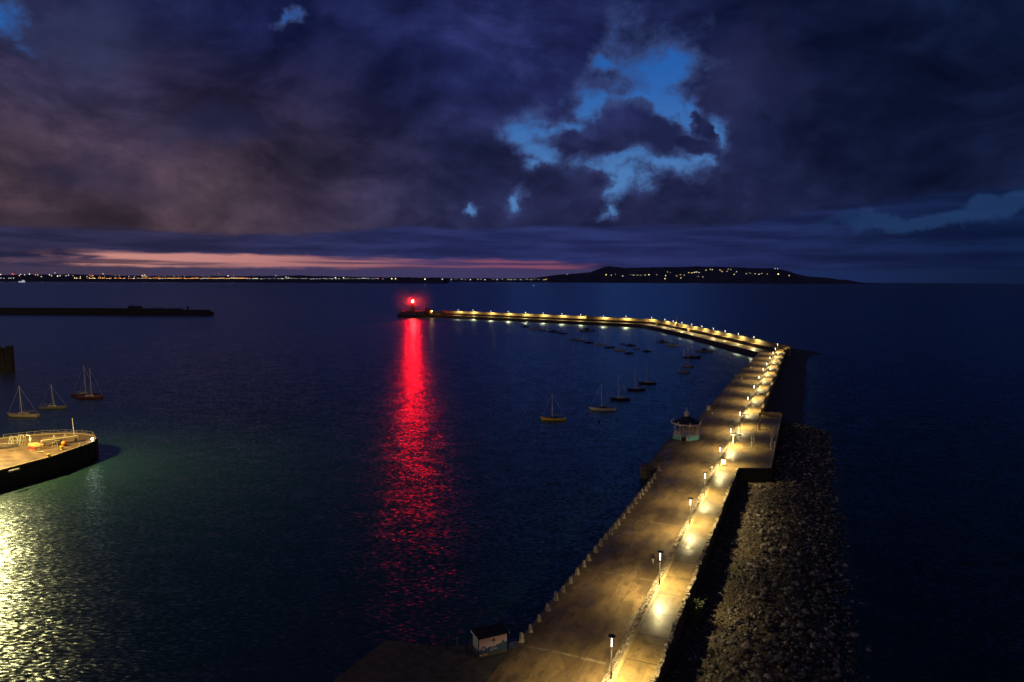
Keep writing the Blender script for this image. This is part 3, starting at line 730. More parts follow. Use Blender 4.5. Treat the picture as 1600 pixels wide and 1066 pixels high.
# ---------------------------------------------------------------- people
def skinned(name, verts, edges, mat, parent):
    me = bpy.data.meshes.new(name); me.from_pydata([v[0] for v in verts], edges, []); me.materials.append(mat)
    o = bpy.data.objects.new(name, me); COL.objects.link(o); o.parent = parent
    sm = o.modifiers.new('skin', 'SKIN'); sm.use_smooth_shade = True
    lay = me.skin_vertices[0] if len(me.skin_vertices) else None
    for i, v in enumerate(verts):
        r = v[1] if isinstance(v[1], tuple) else (v[1], v[1])
        lay.data[i].radius = r; lay.data[i].use_root = (i == 0)
    o.modifiers.new('sub', 'SUBSURF').levels = 1
    o.modifiers['sub'].render_levels = 1
    return o
M_SKIN = simple('skin', (.45, .28, .2), .55)
def hands_and_face(o, wrists, head):
    pass
def person(loc, rz, lb, joints, jacket, trousers, hood=True, hairmat=None):
    """joints: dict of positions; one continuous skinned body, clothing as children"""
    J = joints; root = empty('person', loc, rz, lb, 'person')
    order = ['pelvis', 'waist', 'chest', 'neck', 'head', 'crown', 'shL', 'elL', 'wrL', 'haL', 'shR', 'elR', 'wrR', 'haR', 'hipL', 'knL', 'anL', 'toL', 'hipR', 'knR', 'anR', 'toR']
    rad = dict(pelvis=(.14, .1), waist=(.13, .095), chest=(.15, .105), neck=.05, head=.085, crown=.075, shL=.06, elL=.042, wrL=.03, haL=.03, shR=.06, elR=.042, wrR=.03, haR=.03,
               hipL=.085, knL=.058, anL=.042, toL=.036, hipR=.085, knR=.058, anR=.042, toR=.036)
    idx = {n: i for i, n in enumerate(order)}
    ed = [('pelvis', 'waist'), ('waist', 'chest'), ('chest', 'neck'), ('neck', 'head'), ('head', 'crown')]
    for q in 'LR': ed += [('chest', 'sh' + q), ('sh' + q, 'el' + q), ('el' + q, 'wr' + q), ('wr' + q, 'ha' + q), ('pelvis', 'hip' + q), ('hip' + q, 'kn' + q), ('kn' + q, 'an' + q), ('an' + q, 'to' + q)]
    vs = [(J[n], rad[n]) for n in order]; es = [(idx[a], idx[b]) for a, b in ed]
    for q in 'LR':                                             # five fingers of different length per hand, closing slightly
        w, h = Vector(J['wr' + q]), Vector(J['ha' + q]); d = (h - w).normalized(); sd = Vector((0, 1, 0)) if abs(d.y) < .8 else Vector((1, 0, 0))
        sd = (sd - d * sd.dot(d)).normalized(); cu = d.cross(sd)
        for k, (off, ln) in enumerate([(-.03, .065), (-.01, .08), (.01, .085), (.03, .07)]):
            b0 = h + sd * off; m_ = b0 + d * ln * .55 + cu * .008; e = b0 + d * ln + cu * .03; n0 = len(vs)
            vs += [(tuple(b0), .011), (tuple(m_), .009), (tuple(e), .008)]; es += [(idx['ha' + q], n0), (n0, n0 + 1), (n0 + 1, n0 + 2)]
        tb = w + d * .03 + sd * -.035; te = tb + d * .045 - sd * .02 + cu * .015; n0 = len(vs)
        vs += [(tuple(tb), .011), (tuple(te), .009)]; es += [(idx['wr' + q], n0), (n0, n0 + 1)]
    skinned('body', vs, es, M_SKIN, root)
    hd = Vector(J['head'])
    # face: nose, eyes, mouth, ears
    MB().box(hd + Vector((.085, 0, -.02)), (.03, .025, .045), 0, .5).build('nose', M_SKIN, root)
    mb = MB()
    for y in (-.032, .032): mb.lathe(hd + Vector((.078, y, .02)), [(.004, -.008), (.011, 0), (.004, .008)], 8)
    mb.build('eyes', simple('eye_dark', (.02, .015, .01)), root)
    MB().box(hd + Vector((.076, 0, -.06)), (.015, .045, .01)).build('mouth', simple('lips', (.3, .12, .1)), root)
    for y in (-.088, .088): MB().lathe(hd + Vector((0, y, -.03)), [(.01, 0), (.022, .03), (.012, .06)], 8).build('ear', M_SKIN, root)
    # jacket
    n = ['waist', 'pelvis', 'chest', 'neck', 'shL', 'elL', 'wrL', 'shR', 'elR', 'wrR']; ix = {a: i for i, a in enumerate(n)}
    rj = dict(waist=(.175, .135), pelvis=(.185, .145), chest=(.19, .14), neck=.085, shL=.085, elL=.07, wrL=.052, shR=.085, elR=.07, wrR=.052)
    skinned('jacket', [(J[a], rj[a]) for a in n], [(ix[a], ix[b]) for a, b in [('waist', 'pelvis'), ('waist', 'chest'), ('chest', 'neck'), ('chest', 'shL'), ('shL', 'elL'), ('elL', 'wrL'), ('chest', 'shR'), ('shR', 'elR'), ('elR', 'wrR')]], jacket, root)
    n = ['pelvis', 'hipL', 'knL', 'anL', 'hipR', 'knR', 'anR']; ix = {a: i for i, a in enumerate(n)}
    rt_ = dict(pelvis=(.16, .12), hipL=.105, knL=.08, anL=.062, hipR=.105, knR=.08, anR=.062)
    skinned('trousers', [(J[a], rt_[a]) for a in n], [(ix[a], ix[b]) for a, b in [('pelvis', 'hipL'), ('hipL', 'knL'), ('knL', 'anL'), ('pelvis', 'hipR'), ('hipR', 'knR'), ('knR', 'anR')]], trousers, root)
    for q in 'LR':
        a, b = Vector(J['an' + q]), Vector(J['to' + q]); MB().loft([[p + Vector((0, y, z)) for y, z in ((-.045, -.05), (.045, -.05), (.04, .05), (-.04, .05))] for p in (a + (a - b) * .35, (a + b) / 2, b + (b - a) * .15)]).build('shoe', M_DARKM, root)
    if hood:
        hb = MB(); rings = []
        for k in range(7):
            a = -.35 + k / 6 * 2.2; rings.append([hd + Vector((-.02 + .03 * math.cos(t), .0, 0)) + Vector((-math.sin(a) * .02, math.cos(t) * .12 * math.sin(.35 + k / 6 * 2.3), .13 * math.cos(k / 6 * math.pi) + .0)) + Vector((-.1 * math.sin(t) * math.sin(.35 + k / 6 * 2.3), 0, 0)) for t in [j * math.pi / 8 for j in range(9)]])
        hb.strip(rings).build('hood', jacket, root)
        MB().lathe(hd + Vector((-.025, 0, -.1)), [(.09, 0), (.122, .07), (.12, .14), (.07, .23), (.02, .25)], 12).build('hood_back', jacket, root)
    else:
        MB().lathe(hd + Vector((-.02, 0, -.02)), [(.1, 0), (.105, .06), (.08, .12), (.02, .145)], 12).build('hair', hairmat or simple('brown_hair', (.06, .035, .02)), root)
    return root
walk = dict(pelvis=(0, 0, .93), waist=(0, 0, 1.08), chest=(.02, 0, 1.32), neck=(.03, 0, 1.5), head=(.05, 0, 1.64), crown=(.04, 0, 1.72),
            shL=(.02, .19, 1.42), elL=(-.1, .25, 1.16), wrL=(-.02, .24, .92), haL=(.0, .23, .85), shR=(.02, -.19, 1.42), elR=(.02, -.26, 1.15), wrR=(.2, -.22, .98), haR=(.25, -.2, .93),
            hipL=(0, .09, .88), knL=(.2, .1, .52), anL=(.26, .1, .1), toL=(.4, .1, .05), hipR=(0, -.09, .88), knR=(-.02, -.1, .48), anR=(-.32, -.1, .17), toR=(-.22, -.1, .05))
pp = G(1020, 882, ZL); pp.z = ZL + .05
person(pp, R(250), 'person walking on the lower promenade in dark hooded jacket and pale trousers', walk, simple('jacket_dark', (.02, .018, .022), .8), simple('trousers_pale', (.62, .57, .48), .8))
sit = dict(pelvis=(0, 0, .5), waist=(-.02, 0, .64), chest=(.02, 0, .88), neck=(.06, 0, 1.05), head=(.1, 0, 1.19), crown=(.1, 0, 1.27),
           shL=(.03, .19, .97), elL=(.12, .25, .72), wrL=(.33, .16, .62), haL=(.4, .13, .6), shR=(.03, -.19, .97), elR=(.12, -.25, .72), wrR=(.33, -.16, .62), haR=(.4, -.13, .6),
           hipL=(.03, .1, .48), knL=(.44, .13, .5), anL=(.46, .13, .1), toL=(.6, .13, .05), hipR=(.03, -.1, .48), knR=(.44, -.13, .5), anR=(.5, -.13, .1), toR=(.64, -.13, .05))
sp = G(1112.3, 735.5, ZL); sp.z = ZL + .05
person(sp, R(205), 'person in white jacket sitting at the foot of the rubble bank near the platform', sit, simple('jacket_white', (.75, .73, .7), .8), simple('trousers_navy', (.03, .04, .09), .8), hood=False)
o = MB().box(sp + Vector((0, 0, -.05)), (.75, .6, .42), .3, .9).build('seat_block', M_BOL); tag(o, 'rough stone block under the seated person', 'stone block')
bgp = sp + Vector((.75, -.3, -.04))
o = empty('bag', bgp, .3, 'red bag on the ground beside the seated person', 'bag')
MB().box((0, 0, 0), (.6, .42, .5), 0, .8).build('body', simple('bag_red', (.45, .06, .05)), o); MB().tube((-.15, 0, .48), (.15, 0, .48), .03, n=6).tube((-.15, 0, .48), (-.15, 0, .62), .02, n=6).build('handle', M_DARKM, o)

# ---------------------------------------------------------------- boats
def boat(px0, px1, py, mast_top, hullc, lb, cabin=None, lean=0.0, motor=False, heading=1, group='boats moored inside the harbour', boom=True, stay=False, rigm=None):
    cx = (px0 + px1) / 2; p = G(cx, py, 0.0); dpt = p.y
    L = max(4.5, (px1 - px0) * dpt / F * 1.04)
    base = math.atan2(-p.x, p.y) * 0  # broadside to the view
    root = empty('motor_boat' if motor else 'sailing_boat', p, math.atan2(0, 1) + random.Random(lb).uniform(-.16, .16) + (0 if heading > 0 else math.pi), lb, 'motor boat' if motor else 'sailing boat', group)
    D = .085 * L if L > 8 else .10 * L; B = .29 * L
    MB().loft(hull_rings(L, B, D, .05 * L, .3, .55 if not motor else .85)).build('hull', hullc, root, smooth=False)
    deckc = simple('deck_grey', (.3, .27, .24))
    dr = hull_rings(L, B, D, .05 * L, .3, .55 if not motor else .85)
    MB().strip([[r[4] * .97 + Vector((0, 0, .03)), r[5] * .97 + Vector((0, 0, .03))] for r in dr[:-1]]).build('deck', deckc, root)
    cc = cabin or simple('cabin_cream', (.5, .46, .42))
    cl, cw_ = (.34 * L, .52 * B) if not motor else (.36 * L, .72 * B); ch = .055 * L if not motor else .13 * L
    cb = MB().add([(-cl * .45, -cw_ / 2, D * .95), (cl * .55, -cw_ * .3, D * .95), (cl * .55, cw_ * .3, D * .95), (-cl * .45, cw_ / 2, D * .95), (-cl * .42, -cw_ * .42, D + ch), (cl * .36, -cw_ * .24, D + ch), (cl * .36, cw_ * .24, D + ch), (-cl * .42, cw_ * .42, D + ch)],
             [(4, 5, 6, 7), (0, 1, 5, 4), (1, 2, 6, 5), (2, 3, 7, 6), (3, 0, 4, 7)]).build('cabin', cc, root)
    gl = simple('dark_glass', (.01, .012, .015), .15)
    for sgn in (-1, 1): MB().box((-.02 * L, sgn * cw_ * .455, D + ch * .3), (cl * .55, .04, ch * .4)).build('window', gl, cb)
    if mast_top:
        mx = .06 * L
        hm = max(5.0, (py - mast_top[1]) * dpt / F * .97)
        dx = (mast_top[0] - cx) * dpt / F - (mx if heading > 0 else -mx); dx = max(-1.0, min(1.0, dx)) * (1 if heading > 0 else -1) * .8
        top = Vector((mx + dx, 0, hm)); rm = rigm or M_ALU
        MB().tube((mx, 0, D), top, .12, .08, 6).build('mast', rm, root)
        if boom:
            bm_ = MB().tube((mx - .1, 0, D + ch + .55), (-.36 * L, 0, D + ch + .5), .06, .05, 6).build('boom', rm, root)
            MB().tube((mx - .2, 0, D + ch + .68), (-.33 * L, 0, D + ch + .62), .14, .09, 7).build('sail_cover', simple('sail_cover_dark', (.03, .035, .06)), bm_)
        mb = MB(); rr_ = .018 if not stay else .026
        mb.tube(top - Vector((0, 0, .3)), (L * .5, 0, D * 1.5), rr_, n=4); mb.tube(top - Vector((0, 0, .3)), (-L * .48, 0, D * 1.2), rr_, n=4)
        for sgn in (-1, 1): mb.tube(top.lerp(Vector((mx, 0, D)), .25), (mx - .2, sgn * B * .46, D), .015, n=4)
        mb.build('rigging', rm, root)
    if motor and not mast_top:
        MB().tube((-.05 * L, 0, D + ch), (-.05 * L, 0, D + ch + 1.6), .035, .02, 6).build('aerial', M_ALU, root)
    return root
hw = simple('hull_white', (.62, .58, .55), .4); hy = simple('hull_yellow', (.70, .46, .03), .4); hk = simple('hull_black', (.012, .013, .018), .35); hb = simple('hull_blue', (.025, .035, .08), .35)
hg = simple('hull_grey', (.24, .23, .25), .4); hr = simple('hull_red', (.10, .018, .014), .4); hm = simple('hull_maroon', (.06, .02, .025), .4); hc = simple('hull_cream', (.40, .34, .26), .4); hdg = simple('hull_green_grey', (.14, .15, .13), .4)
dk = simple('cabin_dark', (.03, .03, .035))
boat(14.4, 60, 651, (32, 600), hc, 'cream hulled yacht nearest the round jetty on the left', stay=True, heading=-1)
boat(64, 101, 638.5, (78, 598), hdg, 'greenish grey yacht between the cream yacht and the red pair')
boat(114, 150, 618.5, (132.6, 569), hr, 'red hulled yacht behind the other red yacht on the left', stay=True)
boat(122, 159.5, 622.5, (142, 573), hr, 'red and white yacht in front of the other red yacht on the left', cabin=hw)
boat(847, 884, 656.5, (862, 612), hy, 'yellow hulled sailing boat nearest on the right moorings', cabin=dk, heading=-1)
boat(923, 962, 641, (939, 597), hw, 'white hulled yacht right of the yellow sailing boat', cabin=dk, heading=-1)
boat(954.5, 983.6, 625, (965, 584), hk, 'dark hulled yacht just behind the white yacht near the yellow boat', heading=-1)
boat(981, 1007.6, 610, (991, 573), hb, 'dark blue yacht third in the diagonal line above the yellow boat', heading=-1)
boat(999, 1025, 600, (1010, 562), hk, 'black hulled yacht farthest in the diagonal line above the yellow boat', heading=-1)
boat(1060, 1077, 583, (1067, 544.5), hg, 'grey yacht with leaning mast and stay nearest the promenade', stay=True)
boat(1066, 1083, 574, (1073.5, 541), hg, 'pale grey yacht just beyond the one with leaning mast')
boat(1068, 1094, 559.5, (1075, 538), hk, 'long black hull moored close off the far arm', cabin=hk)
boat(1088.5, 1112, 550, None, hg, 'grey motor boat with dark wheelhouse nearest the pier bend', cabin=dk, motor=True)
boat(1026, 1043.5, 535.5, None, hg, 'grey motor boat with dark cabin under the lamplit far arm', cabin=dk, motor=True)
boat(1040, 1060, 541, None, hw, 'long pale motor boat next to the dark cabined one under the far arm', motor=True)
boat(1004, 1016.5, 550, None, hk, 'small dark open boat right of the maroon boat', motor=True, cabin=dk)
boat(976, 989.5, 553, None, hm, 'maroon boat nearest in the far cluster of moorings', motor=True, cabin=dk)
boat(958, 977.5, 548, (966, 519), hw, 'brightest white yacht in the far cluster of moorings')
boat(989, 1000, 546, (993, 522), hg, 'small grey yacht behind the maroon boat')
boat(977.5, 992, 540.5, None, hk, 'low black boat behind the small grey yacht', motor=True, cabin=dk)
boat(968, 977, 538, None, hg, 'small grey boat left of the low black boat', motor=True)
boat(944.5, 959.5, 543.5, (951, 520), hm, 'dark red yacht left of the brightest white yacht')
boat(928, 945, 539, (935, 514), hw, 'white yacht left of the dark red yacht')
boat(913, 927, 536, (918, 515), hk, 'dark yacht fourth from the left in the far row', cabin=dk)
boat(898, 913, 533, (904, 512), hg, 'pinkish grey yacht third from the left in the far row')
boat(890, 901, 531.5, (895, 507), hg, 'grey yacht with the tallest mast at the left of the far row')
boat(907, 928, 517.5, None, hg, 'grey motor boat with dark wheelhouse close under the stone hut', cabin=dk, motor=True)
boat(872, 885, 521.5, (879, 505), hk, 'dark yacht alone below the far arm, right of the long dark hull')
boat(857, 872, 519, None, hk, 'long dark hull under the far arm lamps', motor=True, cabin=dk)
boat(842.5, 854, 517, None, hg, 'small grey boat left of the long dark hull', motor=True)
boat(826, 844, 514.5, None, hw, 'pale motor boat second from the left under the far arm', motor=True)
boat(815, 826, 511, None, hk, 'small dark boat farthest left under the far arm', motor=True, cabin=dk)
by = empty('mooring_buoy', G(936, 660, 0), 0, 'small dark mooring buoy in front of the white yacht', 'buoy')
MB().lathe((0, 0, -.3), [(.1, 0), (.42, .3), (.45, .55), (.2, .8), (.05, .85)], 10).build('float', hk, by); MB().tube((0, 0, .5), (0, 0, .85), .05, n=6).build('ring', M_DARKM, by)

# ---------------------------------------------------------------- pier head: battery, lighthouse, flag, keeper's hut
hc0 = Vector((-122.5, 893, 0))
M_FORT = mat_stone('battery_granite', (.12, .10, .09), (.26, .22, .19), .5)
ft = empty('battery', hc0, 0, 'round stone battery wall on the pier head around the lighthouse', 'fort')
MB().lathe((0, 0, -3), [(23.6, 0), (22.8, 6), (22.8, 6.1)], 48).build('quay', M_QUAY, ft)
MB().lathe((0, 0, 3), [(20.5, 0), (19.6, 3.6), (20.0, 3.8), (20.0, 4.4), (19.0, 4.5), (18.6, 3.4)], 48).build('wall', M_FORT, ft)
MB().box((14.5, 5, 6.3), (7, 9, 3.4)).build('guard_house', M_FORT, ft); MB().box((14.5, 5, 9.65), (7.6, 9.6, .8), 0, .7).build('roof', M_DARKM, ft)
MB().box((-9, 6, 6.2), (9, 7, 2.0), .2).build('magazine', M_FORT, ft)
LZ = 19.6; lx = AT(645, 472.3, 893); lt0 = Vector((lx.x, 893, 3.0))
lt = empty('lighthouse', lt0, 0, 'squat granite lighthouse with glowing red lantern at the pier head', 'lighthouse')
MB().lathe((0, 0, 0), [(3.3, 0), (3.1, 1.0), (2.6, 11.4), (2.6, 11.6)], 20).build('tower', M_FORT, lt)
gal = MB().lathe((0, 0, 11.6), [(2.6, 0), (3.6, .4), (3.7, .7), (1.8, .72)], 20).build('gallery', M_FORT, lt)
mb = MB()
for k in range(16):
    a = k * math.pi / 8; mb.tube((3.55 * math.cos(a), 3.55 * math.sin(a), 12.3), (3.55 * math.cos(a), 3.55 * math.sin(a), 13.4), .04, n=5)
mb.build('gallery_rail', M_DARKM, gal)
MB().lathe((0, 0, 12.3), [(1.9, 0), (1.9, 2.4), (1.7, 2.45)], 16).build('lantern_wall', M_FORT, lt)
for k in range(8):
    a = k * math.pi / 4; MB().tube((1.85 * math.cos(a), 1.85 * math.sin(a), 14.7), (1.85 * math.cos(a), 1.85 * math.sin(a), 18.4), .06, n=5).build('astragal', M_DARKM, lt)
MB().lathe((0, 0, 15.0), [(.5, 0), (.95, .6), (1.1, 1.6), (.95, 2.6), (.5, 3.2)], 16).build('red_lens', glow('red_lens_glow', (1.0, .04, .03), 620), lt)
MB().lathe((0, 0, 18.4), [(2.2, 0), (2.1, .3), (1.4, 1.2), (.5, 1.8), (.25, 2.0), (.25, 2.5), (.05, 2.8)], 16).build('dome', M_DARKM, lt)
mb = MB()
for k in range(4): mb.box((0, -2.62 - .0, 2.2 + k * 2.4), (.5, .5, .9))
mb.build('window', M_DARKM, lt)
# the beam thrown by the lens over the harbour
sl = bpy.data.lights.new('lighthouse_beam', 'SPOT'); sl.color = (1, .0001, .0003); sl.energy = 8.0e5; sl.spot_size = R(44); sl.spot_blend = .6; sl.shadow_soft_size = .9
so = bpy.data.objects.new('lighthouse_beam', sl); COL.objects.link(so); so.parent = lt; so.location = (0, -3.0, 16.6)
so.rotation_euler = (Vector((-lt0.x * .9, -893, 40)).to_track_quat('-Z', 'Y')).to_euler()
fl = empty('flagpole', AT(663.3, 492, 888) * 1, 0, 'white flagpole flying a small flag beside the lighthouse', 'flagpole'); fl.location.z = 6.0
MB().tube((0, 0, 0), (0, 0, 13.2), .22, .12, 8).build('pole', M_WHITE, fl)
mb = MB(); mb.strip([[(1.1 + x * .5, .25 * math.sin(x * 1.3), 12.6 - z * .6 - .05 * x) for z in range(5)] for x in range(8)])
f_ = mb.build('flag', simple('flag_cloth', (.5, .3, .42), .8), fl); f_.modifiers.new('t', 'SOLIDIFY').thickness = .03
MB().tube((0, 0, 12.7), (1.1, 0, 12.6), .03, n=4).build('halyard', M_WHITE, fl)
hp = AT(672.5, 488, 879); ht = empty('pier_head_hut', Vector((hp.x, 879, 3.0)), .2, 'small stone hut with orange wall lamp at the pier head entrance', 'hut')
MB().box((0, 0, 0), (4.2, 4.2, 5.4), 0, .96).build('wall', M_PARA, ht); MB().box((0, 0, 5.4), (4.8, 4.8, 1.2), 0, .3).build('roof', M_DARKM, ht)
MB().box((-.2, -2.16, 0), (1.3, .1, 2.4)).build('door', M_DARKM, ht)
MB().box((1.4, -2.35, 4.6), (.6, .45, .5)).build('wall_lamp', glow('orange_lamp', (1, .45, .12), 160), ht)
gp = LL[-1]; o = MB().prism([(hp.x + 2, 881), (gp.x + 3, gp.y + 1), (gp.x + 3.3, gp.y + 2), (hp.x + 2, 882.2)], 2.5, 7.2).build('gate_wall', M_PARA); tag(o, 'orange lit stone wall joining the hut to the long parapet', 'wall')
MB()
pa = MB().prism([(hc0.x + 12, 874), (gp.x - 6, gp.y - 12.4), (gp.x + 4, gp.y - 10), (gp.x + 4, gp.y + 3), (hc0.x + 16, 900)], -3, ZL - .01).build('quay_wall', M_QUAY); tag(pa, 'short stone quay joining the long arm to the round pier head', 'quay wall')

# stone hut with mast and obelisk on the far arms
def on_LL(px, d=0.0):
    pl = offset(LL, d)
    for a, b in zip(pl, pl[1:]):
        d0 = ray(px, 500); sl_ = d0.x / d0.y; den = (b.x - a.x) - sl_ * (b.y - a.y)
        if abs(den) > 1e-6:
            k = (sl_ * a.y - a.x) / den
            if 0 <= k <= 1: return a + (b - a) * k
p = on_LL(917, 2.0); hu = empty('stone_hut', V3(p, ZU2), .6, 'small square stone hut with mast standing on the far parapet walkway', 'hut')
MB().box((0, 0, 0), (3.4, 2.8, 3.6), 0, .97).build('wall', M_PARA, hu); MB().box((0, 0, 3.58), (3.8, 3.2, .6), 0, .75).build('roof', M_PARA, hu); MB().box((-.4, -1.42, 0), (.9, .08, 2.1)).build('door', M_DARKM, hu)
MB().tube((1.9, 0, 3.6), (1.9, 0, 7.0), .07, .04, 6).build('mast', M_ALU, hu)
p = on_LL(1057.5, 2.6); ob = empty('obelisk', V3(p, ZU2), .3, 'slender stone obelisk on a stepped base along the far arm', 'obelisk')
MB().box((0, 0, 0), (3.6, 3.2, 1.5), 0, .85).box((0, 0, 1.48), (2.4, 2.2, 1.2), 0, .85).build('base', M_PARA, ob); MB().box((0, 0, 2.66), (1.5, 1.5, 5.0), 0, .55).build('shaft', M_PARA, ob); MB().box((0, 0, 7.64), (.82, .82, .9), 0, .05).build('tip', M_PARA, ob)
for px, lb in ((1025, 'stone stair pier on the far arm at the second bend'), (1075, 'lit stone stair pier below the obelisk')):
    p = on_LL(px, -1.6); o = empty('stair', V3(p, ZL), math.atan2(-24, 1.8), lb, 'stairs')
    mb = MB()
    for k in range(8): mb.box((-1.4 + k * .38, 0, 0), (.38, 1.7, .3 + k * .29))
    mb.build('steps', M_PARA, o); MB().box((1.9, 0, 0), (.6, 1.9, 3.2)).build('newel', M_PARA, o)

# ---------------------------------------------------------------- west breakwater
M_BW = mat_stone('breakwater_stone', (.03, .026, .022), (.075, .065, .052), .5)
wb = empty('breakwater', Vector((-520, 905, 0)), 0, 'long dark unlit breakwater across the left of the harbour', 'breakwater')
def bwbox(x0, x1, y0, y1, z0, z1): return MB().prism([(x0 + 520, y0 - 905), (x1 + 520, y0 - 905), (x1 + 520, y1 - 905), (x0 + 520, y1 - 905)], z0, z1)
MB().prism([(-980 + 520, -14), (-388 + 520, -12), (-384 + 520, -4), (-388 + 520, 10), (-980 + 520, 10)], -3, 4.4).build('quay', M_BW, wb)
MB().prism([(-980 + 520, -5), (-428 + 520, -5), (-425 + 520, 4), (-980 + 520, 4)], 4.3, 8.3).build('wall', M_BW, wb)
MB().prism([(-428 + 520, -6), (-392 + 520, -5), (-390 + 520, 4), (-428 + 520, 4)], 4.3, 6.8).build('wall', M_BW, wb)
a = AT(211, 481, 903); o = empty('shed', Vector((a.x, 903, 8.28)), 0, 'low dark shed on top of the unlit breakwater', 'shed')
MB().box((0, 0, 0), (16, 5, 2.0)).build('wall', M_BW, o); MB().box((0, 0, 2.0), (16.5, 5.6, 1.2), 0, .8).build('roof', M_DARKM, o); MB().box((-5, 0, 3.0), (1.2, 1.2, 1.2)).build('chimney', M_BW, o)
a = AT(247, 481.5, 903); o = empty('shelter', Vector((a.x, 903, 6.78 if a.x > -428 else 8.28)), 0, 'small open shelter beside the shed on the unlit breakwater', 'shelter')
for x in (-3, 3): MB().box((x, 0, 0), (.4, 2, 1.7)).build('side', M_BW, o)
MB().box((0, 0, 1.7), (7, 2.6, .3)).build('roof', M_DARKM, o)
a = AT(293.5, 484, 903); o = empty('beacon', Vector((a.x, 903, 6.78)), 0, 'small unlit beacon tower near the end of the dark breakwater', 'beacon')
MB().lathe((0, 0, 0), [(1.5, 0), (1.1, 3.4), (1.5, 3.5), (1.5, 3.8)], 10).build('tower', M_BW, o); MB().lathe((0, 0, 3.8), [(.8, 0), (.8, .9), (.1, 1.5)], 8).build('lantern', M_DARKM, o)

# ---------------------------------------------------------------- mooring dolphin on the left
M_STEEL = simple('rusty_steel', (.028, .022, .018), .7, .2, .5, 1.2)
dp = G(11.5, 581, 0); dl = empty('mooring_dolphin', dp, .15, 'tall dark steel mooring dolphin standing alone in the water', 'mooring dolphin')
def dslab(x, w, h, z0=-3):
    mb = MB()
    mb.box((x, 0, z0), (w, 2.4, h - z0), 0, .97)
    for k in range(3): mb.tube((x - w / 2 + w * (k + .5) / 3, -1.3, z0), (x - w / 2 + w * (k + .5) / 3, -1.3, h - .3), .28, n=8)
    return mb
dslab(-2.2, 2.4, 12.4).build('fender_panel', M_STEEL, dl); dslab(1.7, 2.9, 13.4).build('fender_panel', M_STEEL, dl)
mb = MB()
for z in (1.5, 4.5, 7.5, 10.5): mb.tube((-2.2, .6, z), (1.7, .6, z), .22, n=8)
for z in (2.0, 6.0): mb.tube((-2.2, .6, z), (1.7, .6, z + 3.5), .16, n=8)
mb.build('bracing', M_STEEL, dl); MB().tube((-2.6, 0, 12.4), (-2.6, 0, 15.2), .12, .08, 6).build('marker_pole', M_STEEL, dl)

# ---------------------------------------------------------------- round ended jetty on the left
ZJ = 4.6
JP = [(-124.5, 140), (-119.2, 160.5), (-117.2, 167), (-115.3, 173.5), (-114.7, 181.5), (-114.3, 187.0), (-114.6, 190.5), (-116.2, 194), (-118.6, 197), (-123, 199.2), (-128.5, 200.2), (-134.5, 198.6), (-142, 193.5), (-158, 182), (-185, 165), (-185, 140)]
jt = empty('jetty', Vector((-125, 185, 0)), 0, 'floodlit round ended jetty with dark piled sides at the left edge', 'jetty')
jl = [(x + 125, y - 185) for x, y in JP]
MB().prism(jl, -3, ZJ - .01).build('wall', simple('jetty_timber', (.022, .02, .018), .8, 0, .4, .7), jt)
def inset(poly, d):
    c = Vector((sum(p[0] for p in poly) / len(poly), sum(p[1] for p in poly) / len(poly))); out = []
    n = len(poly)
    for i in range(n):
        a, b, e = Vector(poly[i - 1]), Vector(poly[i]), Vector(poly[(i + 1) % n]); t = ((b - a).normalized() + (e - b).normalized()).normalized(); out.append(b + Vector((-t.y, t.x)) * d)
    return [(p.x, p.y) for p in out]
def mat_jetty():
    m, t, b = newmat('jetty_deck'); p = t.coord('Object'); x, y, z = t.xyz(p)
    q = t.vec(x * .5 - y * .15, y * .9 + x * .25, 0.0)
    n = t.noise(q, .45, 5, .6); f = t.noise(p, 3, 5, .65)
    c = t.mix(t.sstep(n, .3, .7), (.075, .053, .033), (.18, .135, .085)); c = t.mulc(c, t.mix(t.sstep(f, .3, .7), (.7, .7, .7), (1.2, 1.15, 1.1)))
    t.put(b.inputs['Base Color'], c); t.put(b.inputs['Roughness'], n * .5 + .3); t.put(b.inputs['Normal'], t.bump(f, .3, .03)); return m
MB().prism(inset(jl, .35), ZJ - .02, ZJ + .02, False).build('deck', mat_jetty(), jt)
kb = MB(); pin, pout = inset(jl, .45), jl
rings = [[(a[0], a[1], ZJ - .2), (b[0], b[1], ZJ - .2), (b[0], b[1], ZJ + .22), (a[0], a[1], ZJ + .22)] for a, b in list(zip(pin, pout))[:14]]
kb.loft(rings).build('kerb', simple('jetty_kerb', (.30, .24, .13)), jt)
pts = [Vector((*p, 0)) for p in jl[:14]]; pl_ = []
for a, b in zip(pts, pts[1:]):
    n = max(1, int((b - a).length / 2.2)); pl_ += [a + (b - a) * i / n for i in range(n)]
mb = MB()
for p in pl_: mb.tube((p.x * 1.0 + .15, p.y - .1, -3), (p.x + .15, p.y - .1, ZJ - .15), .2, n=6)
mb.build('fender_piles', simple('jetty_timber', (.022, .02, .018)), jt)
